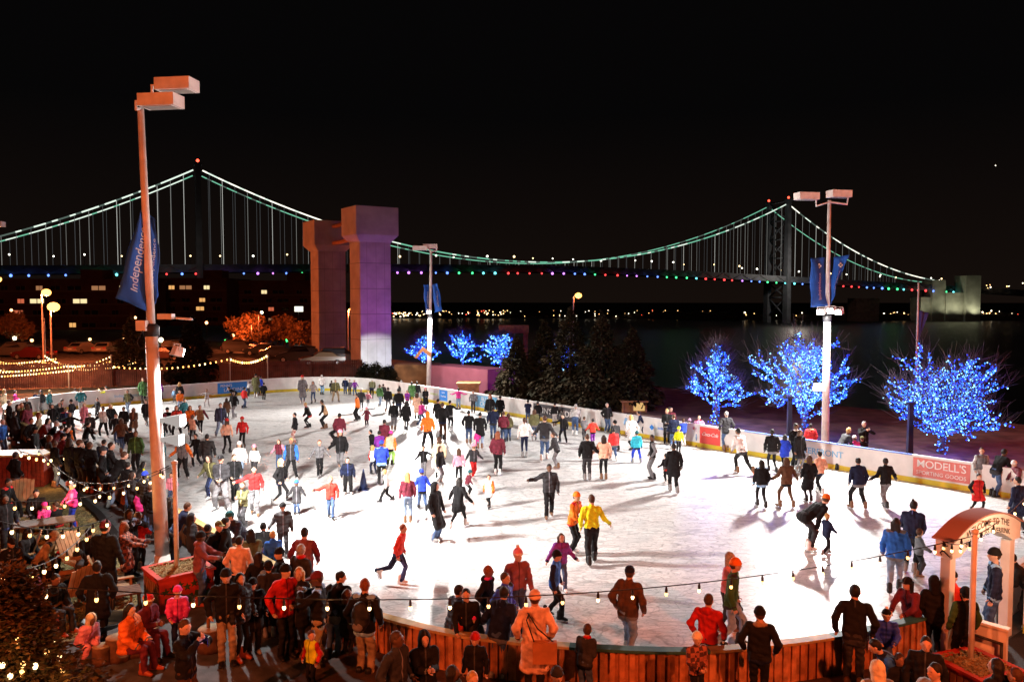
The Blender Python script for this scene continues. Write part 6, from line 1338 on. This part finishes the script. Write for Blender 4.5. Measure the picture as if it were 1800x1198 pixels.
592 1152 138|170|o f|j bk|t dn|s:bk|man in black leaning on the near barrier right of the drinking man
610 1160 120|150|s k|c bk|g bk|l:br|brown haired woman in black left of the black backpack
446 1148 128|30|s k|c bk|t bk|B:bk s:bk|person in long black coat between the khaki trousered man and the red jacket
18 946 1.66|60|x q|j bk|t bk|C:bk s:bk|seated man with black cap at the left picture edge of the garden
48 930 1.62|80|x q|c bk|t bk|l:bk|seated woman in black left of the tan hatted person
140 968 1.64|300|x q|j dg|t bk|B:bk s:bk|seated person in dark grey left of the tall man in black
96 1010 1.66|70|x q|j bk|t dg|s:bk|seated man in black in the dim middle of the garden
58 1000 1.62|90|x q|c mr|t bk|l:db|seated woman in dark red coat in the dim part of the garden
170 990 1.70|200|s k|c bk|t bk|s:bk|dim standing man in black coat behind the tall man with brown beanie
# --- more skaters far left
48 744 44|60|s d|j bk|t dg|s:bk|skater in black near the left end of the far boards
94 758 46|20|w d|c bk|g bk|l:db|long haired skater in black coat left of the white scarf woman
116 766 48|40|w d|j nv|t bk|s:br|skater in navy jacket below the white scarf woman
160 778 52|0|w d|j dg|t bk|s:bk|skater in dark grey jacket left of the open jacket man
206 782 54|20|w d|j bk|t dn|s:bk|skater in black jacket and jeans right of the open jacket man
258 748 44|10|w d|c bk|g dg|l:br|brown haired skater in black coat just left of the tall pole
'''
PEOPLE = PEOPLE.replace('s:bk sk|', 's:bk|')
crowd(PEOPLE)
# ================================================================== WELCOME ARCH AND RINK GATE
m_arch = mat('arch_white', (.80, .76, .72), .6, noise=.1, nscale=2); m_arch_roof = mat('arch_roof', (.40, .20, .16), .6); m_ltr_blk = mat('letter_black', (.015, .012, .02), .5)
ar = tag(empty('welcome_arch', ts(17.15, -5.45), EF-R_(9)), 'white wooden welcome arch with curved top over the rink gate', 'arch'); Lr, DPT = 2.55, .32
for x in (-Lr/2+.16, Lr/2-.16): q = MB(); q.box((x, 0, 1.0), (.19, .18, 2.02)); q.build('post', m_arch, ar)
def ztop(x): return 2.36+.34*(1-(x/(Lr/2))**2)
def zbot(x): return 2.04+(.30*(1-(x/(Lr/2-.3))**2) if abs(x) < Lr/2-.3 else 0)
n = 24; V = []; F = []
for i in range(n+1):
    x = -Lr/2+Lr*i/n; V += [(x, -DPT/2, zbot(x)), (x, DPT/2, zbot(x)), (x, DPT/2, ztop(x)), (x, -DPT/2, ztop(x))]
for i in range(n): F += [(i*4+a, i*4+(a+1) % 4, i*4+4+(a+1) % 4, i*4+4+a) for a in range(4)]
F = [tuple(reversed(f)) for f in F]+[(0, 1, 2, 3), tuple(n*4+a for a in (3, 2, 1, 0))]
q = MB(); q.add(V, F); bo = q.build('arch_board', m_arch, ar)
q = MB(); V = []; F = []
for i in range(n+1):
    x = (-Lr/2-.05)+(Lr+.1)*i/n; z = ztop(max(-Lr/2, min(Lr/2, x)))+.004; V += [(x, -DPT/2-.05, z), (x, DPT/2+.05, z), (x, DPT/2+.05, z+.03), (x, -DPT/2-.05, z+.03)]
for i in range(n): F += [tuple(reversed((i*4+a, i*4+(a+1) % 4, i*4+4+(a+1) % 4, i*4+4+a))) for a in range(4)]
F += [(0, 1, 2, 3), tuple(n*4+a for a in (3, 2, 1, 0))]
q.add(V, F); q.build('arch_roof', m_arch_roof, ar)
def bendrow(base, amp): return lambda x, y, z: (x, -DPT/2-.006-abs(z), base+amp*(1-(x/(Lr/2))**2)+y)
for txt, sz, bs_, am in (('WELCOME TO THE', .185, 2.22, .32), ('BLUE CROSS RIVERRINK', .155, 2.06, .30)):
    me = text_mesh(txt, sz, thick=.002, bend=bendrow(bs_, am)); me.materials.append(m_ltr_blk); link(bpy.data.objects.new('lettering', me), bo)
for y in (-1,):    # skater emblem on the end face
    q = MB(); X = -Lr/2-.006; B = lambda y, z: (X, y, z)
    q.ball(B(-.02, 2.29), .026, n=8, sq=(.2, 1, 1)); q.tube([B(-.01, 2.26), B(.01, 2.17)], [.018, .02], 6); q.tube([B(.01, 2.17), B(-.07, 2.11), B(-.13, 2.07)], [.016, .012, .008], 6); q.tube([B(.01, 2.17), B(.06, 2.12), B(.03, 2.07)], [.016, .012, .008], 6); q.tube([B(-.01, 2.25), B(-.08, 2.28)], .009, 5); q.tube([B(-.01, 2.25), B(.05, 2.21)], .009, 5); q.build('emblem', m_ltr_blk, bo)
gw = tag(empty('gate_wall', ts(16.25, -5.3)), 'short white side wall with a black handrail at the rink gate', 'wall'); c = ts(16.25, -5.25); rz = EX
q = MB(); q.box((0, 0, .42), (1.3, .10, .84)); q.box((0, 0, .865), (1.36, .16, .05)); o = q.build('panel', m_arch, gw); o.rotation_euler = (0, 0, rz)
q = MB(); q.tube([(-.45, -.14, 0), (-.45, -.14, .68), (.62, -.14, .62)], .03, 6); q.tube([(.6, -.14, 0), (.6, -.14, .62)], .03, 6); o = q.build('handrail', m_dark, gw); o.rotation_euler = (0, 0, rz)
ew = tag(empty('gate_end_wall', ts(18.6, -5.0)), 'long white board wall with yellow base right of the rink gate', 'wall')
q = MB(); q.box((2.2, 0, .6), (4.4, .1, .9)); o = q.build('panel', m_board, ew); o.rotation_euler = (0, 0, EF); q = MB(); q.box((2.2, -.012, .1), (4.4, .12, .2)); o = q.build('kick_plate', m_kick, ew); o.rotation_euler = (0, 0, EF); q = MB(); q.box((2.2, 0, 1.07), (4.45, .16, .05)); o = q.build('cap', m_dark, ew); o.rotation_euler = (0, 0, EF)
rm = MB(); rm.add([ts(14.9, -5.3, .006), ts(21, -5.0, .006), ts(21, -1.5, .006), ts(14.9, -1.5, .006)], [(0, 3, 2, 1)]); tag(rm.build('rubber_matting', mat('rubber_mat', (.014, .014, .015), .8, bump=.5, bscale=40)), kind='structure')

# ================================================================== PLANTERS, THIN POLES, FOREGROUND BULB STRING
m_red = mat('planter_red', (.42, .035, .02), .6, noise=.25, nscale=3); m_pwood = mat('planter_slat', (.28, .12, .05), .7, noise=.3, nscale=4); m_mulch = mat('mulch', (.16, .10, .04), .95, col2=(.34, .24, .11), nscale=22, bump=1.0, bscale=30); m_star = mat('painted_green', (.03, .07, .02), .7)
def planter(loc, rz, sx, sy, h, label, stars):
    r_ = tag(empty('planter', loc, rz), label, 'planter', 'wooden planters at the pole feet'); q = MB()
    for s_ in (-1, 1): q.box((0, s_*(sy/2-.03), h/2), (sx, .06, h)); q.box((s_*(sx/2-.03), 0, h/2), (.06, sy-.121, h))
    q.build('box', m_red, r_); q = MB()
    for s_ in (-1, 1): q.box((0, s_*(sy/2-.02), h+.025), (sx+.08, .12, .05)); q.box((s_*(sx/2-.02), 0, h+.025), (.12, sy-.161, .05))
    q.build('rim', m_red, r_); q = MB()
    for i in range(int(sy/.14)): q.box((-sx/2-.012, -sy/2+.10+i*.14, h*.45), (.02, .10, h*.8))
    q.build('slats', m_pwood, r_); q = MB(); k = 14; rg = np.random.default_rng(3)
    V = [((-.5+i/k)*(sx-.13), (-.5+j/k)*(sy-.13), h-.03+.05*rg.random()+(.05*math.cos((i/k-.5)*3)*math.cos((j/k-.5)*3))) for i in range(k+1) for j in range(k+1)]; q.add(V, [(i*(k+1)+j, (i+1)*(k+1)+j, (i+1)*(k+1)+j+1, i*(k+1)+j+1) for i in range(k) for j in range(k)])
    for _ in range(240): c = Vector((rg.uniform(-.44, .44)*sx, rg.uniform(-.44, .44)*sy, h+.04+.02*rg.random())); q.box(c, (.07, .02, .012), Matrix.Rotation(rg.uniform(0, 3.1), 3, 'Z') @ Matrix.Rotation(rg.normal(0, .3), 3, 'X'))
    q.build('mulch', m_mulch, r_)
    if stars:
        q = MB()
        for i in range(7):
            c = Vector((-sx/2+.14+i*(sx-.28)/6, -sy/2-.006, h*(.62+.16*((i*37) % 5)/5))); R = .10
            P = [c+Vector((R*(1 if j % 2 == 0 else .42)*math.sin(j*math.pi/5), 0, R*(1 if j % 2 == 0 else .42)*math.cos(j*math.pi/5))) for j in range(10)]; q.add([c]+P, [(0, 1+(j+1) % 10, 1+j) for j in range(10)])
        for i in range(5): c = Vector((-sx/2+.2+i*.22, -sy/2-.004, h*.28+.05*(i % 2))); q.box(c, (.18, .004, .22), Matrix.Rotation(.6*i, 3, 'Y'))
        q.build('painted_leaves', m_star, r_)
    return r_
pc = Vector((-7.62, 17.9, 0)); planter(pc, math.atan2(.75, .85), 1.2, 1.08, .74, 'red wooden planter with painted stars at the foot of the tall pole', True)
pc2 = Vector((8.2, 13.75, 0)); planter(pc2, R_(20), 1.0, 1.0, .45, 'low planter of reddish mulch around the thin pole, bottom right', False)
def thin_pole(x, y, z0, z1, r, label): q = MB(); q.tube([(x, y, z0), (x, y, z1)], r, 10); q.lathe((x, y, z1), [(r*1.3, -.03), (r*1.3, .03), (.01, .06)], 10); return tag(q.build('string_pole', m_steel), label, 'pole', 'thin poles carrying the bulb strings')
thin_pole(-7.7, 18.0, .72, 3.17, .055, 'thin pole standing in the red planter beside the tall pole'); thin_pole(8.22, 13.95, .46, 2.77, .05, 'thin pole in the mulch planter in front of the welcome arch')
TP1, TP2 = Vector((-7.7, 18.0, 3.1)), Vector((8.22, 13.95, 2.7))
GN = 'bulb strings over the near side'
a = gd(-60, 1018, 9.6); fs = festoon(TP2, a, .62, 27, 'long bulb string crossing the whole foreground in front of the ice', GN, .029, .10, seed=40)
for i in range(3): p = TP2.lerp(a, .72+i*.11); lamp('string_or_added_glow', 'POINT', p-TP2-Vector((0, .1, .75)), 9, (1, .45, .15), fs, .05)
lamp('string_or_added_glow', 'POINT', ts(16.9, -4.35, 2.3)-TP2, 75, (1, .68, .42), fs, .06)  # extra lamp added off the string to brighten the arch face
festoon(TP2, ts(24, -6, 2.7), .25, 8, 'bulb string running from the thin pole past the arch to the right', GN, .029, .10, seed=41)
festoon(ts(15.95, -5.75, 2.35), TP2-Vector((0, 0, .06)), .1, 4, 'short drooping bulb string from the arch to the thin pole', GN, .029, .10, seed=42)
gs = [((142, 790), 30, (30, 790), 27, 9, 'upper bulb string over the red bar counter'), ((297, 818), 18, (120, 842), 22, 7, 'bulb string from the planter pole toward the bar'), ((297, 822), 18, (10, 880), 15, 11, 'bulb string from the planter pole across the garden tables'), ((200, 905), 15, (-30, 905), 12.5, 8, 'bulb string over the middle of the garden'), ((160, 925), 14, (-10, 1000), 10.5, 8, 'bulb string sloping down to the left edge of the garden'), ((190, 868), 19, (60, 782), 28, 6, 'bulb string over the path along the left barrier')]
for i, (p, Y0, p2, Y1, n, lb) in enumerate(gs):
    f1 = festoon(gd(*p, Y0), gd(*p2, Y1), .25, n, lb, GN, .033 if Y0 < 20 else .05, .10, seed=50+i)
    mid = (gd(*p2, Y1)-gd(*p, Y0))/2; lamp('string_or_added_glow', 'POINT', mid-Vector((0, 0, .95)), 22, (1, .45, .15), f1, .06)

# ================================================================== BEER GARDEN
hay = [(-40, 800), (40, 815), (100, 850), (168, 905), (236, 985), (242, 1060), (205, 1100), (120, 1128), (-60, 1150)]
g2 = MB(); P = [gp(x, y, .008) for x, y in hay]; g2.add(P, [tuple(range(len(P)-1, -1, -1))]); o = tag(g2.build('wood_chip_ground', mat('wood_chips', (.07, .055, .025), .95, col2=(.20, .17, .08), nscale=9, bump=1.0, bscale=22, detail=8)), kind='structure')
if o.data.polygons[0].normal.z < 0: o.data.flip_normals()
# loose straw over the chips, uncountable
rg = np.random.default_rng(5); q = MB(); hp2 = [gp(x, y, 0) for x, y in hay]
def inpoly(x, y, P):
    c = False; j = len(P)-1
    for i in range(len(P)):
        if (P[i].y > y) != (P[j].y > y) and x < (P[j].x-P[i].x)*(y-P[i].y)/(P[j].y-P[i].y)+P[i].x: c = not c
        j = i
    return c
k = 0
while k < 3200:
    x, y = rg.uniform(-17, -6), rg.uniform(13.5, 27)
    if inpoly(x, y, hp2): q.box((x, y, .02+.02*rg.random()), (.16, .014, .008), Matrix.Rotation(rg.uniform(0, 3.14), 3, 'Z') @ Matrix.Rotation(rg.normal(0, .25), 3, 'Y')); k += 1
tag(q.build('straw', mat('straw', (.30, .24, .10), .9, noise=.3, nscale=1)), kind='stuff')
ck = MB(); cp = [gp(x, y) for x, y in ((45, 800), (108, 852), (172, 906), (242, 992))]
for a_, b_ in zip(cp, cp[1:]): d = b_-a_; ck.box(((a_+b_)/2+Vector((0, 0, .06))), (d.length+.02, .22, .12), Matrix.Rotation(math.atan2(d.y, d.x), 3, 'Z'))
tag(ck.build('garden_kerb', mat('kerb_rubber', (.012, .012, .013), .7)), kind='structure')
m_adir = mat('chair_timber', (.32, .17, .08), .65, noise=.25, nscale=4)
def adirondack():
    r_ = empty('adirondack_chair'); q = MB()
    for i in range(6): q.box((-.26+i*.104, 0, .36-.0), (.09, .55, .025), Matrix.Rotation(R_(-10), 3, 'X'))
    q.build('seat', m_adir, r_); q = MB()
    for i in range(6): q.box((-.27+i*.108, -.42, .72), (.095, .025, .78-.05*abs(i-2.5)), Matrix.Rotation(R_(22), 3, 'X'))
    q.build('backrest', m_adir, r_)
    for s_ in (-1, 1):
        q = MB(); q.box((s_*.36, -.02, .58), (.13, .72, .03)); q.build('arm', m_adir, r_); q = MB(); q.box((s_*.33, .28, .29), (.08, .05, .57)); q.build('leg', m_adir, r_); q = MB(); q.box((s_*.31, -.22, .17), (.05, .85, .10), Matrix.Rotation(R_(12), 3, 'X')); q.build('leg', m_adir, r_)
    return r_
ad = adirondack()
for i, (px, py, rz, lab) in enumerate(((128, 1070, 60, 'empty wooden garden chair left of the tall man in black'), (36, 905, 200, 'wooden garden chair with lamp lit boards by the left edge tables'), (146, 1012, 250, 'reddish wooden garden chair beside the seated man with black cap'), (30, 1010, 120, 'wooden garden chair in the dim left part of the garden'), (205, 1052, 300, 'wooden garden chair behind the fire bowl close to the planter'))):
    o = ad if i == 0 else copy_tree(ad); p = gp(px, py); o.location = p; o.rotation_euler = (0, 0, R_(rz)); tag(o, lab, 'chair', 'wooden chairs in the beer garden')
m_stump = mat('stump_bark', (.13, .065, .035), .9, noise=.3, nscale=6, bump=.8, bscale=12); m_cut = mat('stump_cut', (.34, .24, .14), .8, noise=.25, nscale=9)
def stump(px, py, r, h, lab):
    p = gp(px, py); s_ = tag(empty('log_stump', p), lab, 'stump', 'log stumps used as seats and tables'); q = MB(); q.lathe((0, 0, 0), [(r*1.06, 0), (r, h*.3), (r*.97, h*.75), (r*.98, h)], 16); q.build('bark', m_stump, s_); q = MB(); q.lathe((0, 0, h), [(r*.95, .001), (r*.93, .012)], 16); q.build('cut_top', m_cut, s_); return p
stump(208, 1158, .22, .44, 'log stump seat at the left of the orange jacket'); st = stump(371, 1140, .25, .42, 'wide log stump table with a bottle, left of the khaki trousered man'); stump(236, 1150, .2, .36, 'log stump under the person in the orange jacket'); stump(180, 1165, .18, .34, 'small log stump in front of the fire bowl'); stump(262, 1133, .2, .36, 'log stump under the person in the striped red hat')
q = MB(); q.lathe((st.x-.05, st.y+.02, .433), [(.035, 0), (.036, .13), (.014, .19), (.013, .25), (.016, .26)], 12); tag(q.build('bottle', mat('bottle_brown', (.30, .12, .03), .15)), 'brown bottle standing on the wide log stump', 'bottle')
p = gp(186, 1135); fb = tag(empty('fire_bowl', p), 'black metal fire bowl on a stand in the garden', 'fire bowl'); q = MB(); q.lathe((0, 0, 0), [(.10, .34), (.30, .42), (.42, .55), (.45, .55), (.41, .53), (.28, .41), (.08, .37)], 20); q.build('bowl', mat('cast_iron', (.02, .02, .02), .4, metal=.5), fb)
for k in range(3): q = MB(); q.tube([(.3*math.cos(k*2.1), .3*math.sin(k*2.1), .46), (.42*math.cos(k*2.1), .42*math.sin(k*2.1), 0)], .025, 6); q.build('leg', m_dark, fb)
for i, (px, py, lab) in enumerate(((80, 960, 'dark picnic table among the seated group in the garden'), (222, 1075, 'small dark side table between the tall man and the planter'))):
    p = gp(px, py); tb = tag(empty('garden_table', p, .5), lab, 'table', 'tables in the beer garden'); w_ = 1.5 if i == 0 else .6; q = MB()
    for k in range(5): q.box((0, (-.3+k*.15)*(1 if i == 0 else .8), .70 if i == 0 else .48), (w_, .135 if i == 0 else .11, .04))
    q.build('tabletop', mat('table_timber', (.10, .05, .03), .7, noise=.3), tb)
    for sx in (-1, 1):
        for sy in (-1, 1): q = MB(); q.tube([(sx*w_*.42, sy*.26, .68 if i == 0 else .46), (sx*w_*.46, sy*.30, 0)], .03, 6); q.build('leg', m_dark, tb)
p = gp(112, 985); bn = tag(empty('garden_bench', p, .4), 'low dark bench carrying the seated child with the red top', 'bench'); q = MB(); q.box((0, 0, .36), (1.4, .36, .05)); q.build('seat', m_adir, bn)
for sx in (-.55, .55): q = MB(); q.box((sx, 0, .17), (.08, .3, .33)); q.build('leg', m_adir, bn)
p = gp(38, 852); bc = tag(empty('bar_counter', p, R_(10)), 'red board bar counter with pale top at the left of the garden', 'bar counter'); q = MB()
for k in range(14): q.box((-.91+k*.14, -.5, .6), (.125, .03, 1.15))
q.box((0, 0, .6), (1.9, .94, 1.12)); q.build('front', mat('bar_red', (.16, .018, .010), .7, noise=.3), bc); q = MB(); q.box((0, 0, 1.2), (2.1, 1.15, .06)); q.build('counter_top', m_cap, bc)
# pushchair
p = gp(446, 1092); pc_ = tag(empty('pushchair', p, .5), 'pushchair with white blanket by the small children, left foreground', 'pushchair'); q = MB(); q.tube([(-.22, .3, .08), (-.22, -.1, .5), (-.22, -.45, .98), (.22, -.45, .98), (.22, -.1, .5), (.22, .3, .08)], .015, 6); q.tube([(-.22, -.35, .08), (-.22, .1, .5)], .015, 6); q.tube([(.22, -.35, .08), (.22, .1, .5)], .015, 6); q.build('frame', m_steel, pc_)
q = MB(); q.box((0, .02, .45), (.40, .42, .06)); q.box((0, -.22, .68), (.40, .06, .5), Matrix.Rotation(R_(18), 3, 'X')); q.build('seat', cloth('dg'), pc_)
smesh('blanket', [('e', (0, .12, .58), I3, (.24, .28, .12), 0, .05), ('e', (.02, -.08, .70), I3, (.18, .14, .16), 0, .05), ('e', (-.03, .34, .42), I3, (.18, .08, .16), 0, .05)], .025, [cloth('wh')], pc_, wrinkle=.008)
for sx in (-.22, .22):
    for y in (.3, -.35): q = MB(); q.tube([(sx-.02, y, .09), (sx+.02, y, .09)], .09, 10, sm=False); q.build('wheel', m_tyre, pc_)
# tall skating aid cone, bags
p = gp(639, 861); q = MB(); q.box((0, 0, .02), (.36, .36, .04)); q.lathe((0, 0, .04), [(.16, 0), (.02, .72), (.0, .73)], 14); o = q.build('marker_cone', mat('cone_navy', (.015, .025, .08), .5)); o.location = (p.x, p.y, .014); tag(o, 'tall navy marker cone standing on the ice', 'cone')
def find(lbl): return next(o for o in COL.objects if o.get('label') == lbl)
w_ = find('woman in long orange lit cream coat and hat at the near barrier'); sb = tag(empty('shoulder_bag', (w_.location.x+.14, w_.location.y-.22, w_.location.z)), 'orange shoulder bag on the back of the cream coated woman', 'bag'); q = MB(); q.box((.02, 0, .88), (.40, .12, .36)); q.build('bag_body', mat('bag_leather', (.40, .16, .06), .55, noise=.15), sb); q = MB(); q.tube([(-.15, 0, 1.04), (-.28, .05, 1.40), (-.22, .2, 1.50)], .012, 5); q.tube([(.18, 0, 1.04), (-.1, .0, 1.28), (-.26, .12, 1.50)], .012, 5); q.build('strap', m_dark, sb)
w_ = find('man with black backpack seen from behind at the near barrier'); bk = tag(empty('backpack', (w_.location.x-.03, w_.location.y-.2, w_.location.z), R_(-15)), 'black backpack worn by the auburn man at the near barrier', 'backpack'); smesh('pack_body', [('e', (0, 0, 1.26), I3, (.17, .12, .27), 0, .05), ('e', (0, -.08, 1.14), I3, (.13, .08, .13), 0, .04)], .018, [cloth('bk', 'puffer')], bk, wrinkle=.004); smesh('front_pocket', [('e', (0, -.13, 1.12), I3, (.10, .04, .09), 0, .02)], .014, [cloth('gy')], bk)
w_ = find('man in black jacket photographing with a phone at the bottom left'); ph = tag(empty('phone', (w_.location.x+.40, w_.location.y-.06, 1.44)), 'phone with lit blue screen held up by the photographing man', 'phone'); q = MB(); q.box((0, 0, 0), (.012, .075, .15)); q.build('phone_body', m_dark, ph); q = MB(); q.box((-.0075, 0, 0), (.002, .064, .13)); q.build('screen', glow('screen_blue', (.08, .10, 1), 2.5), ph)
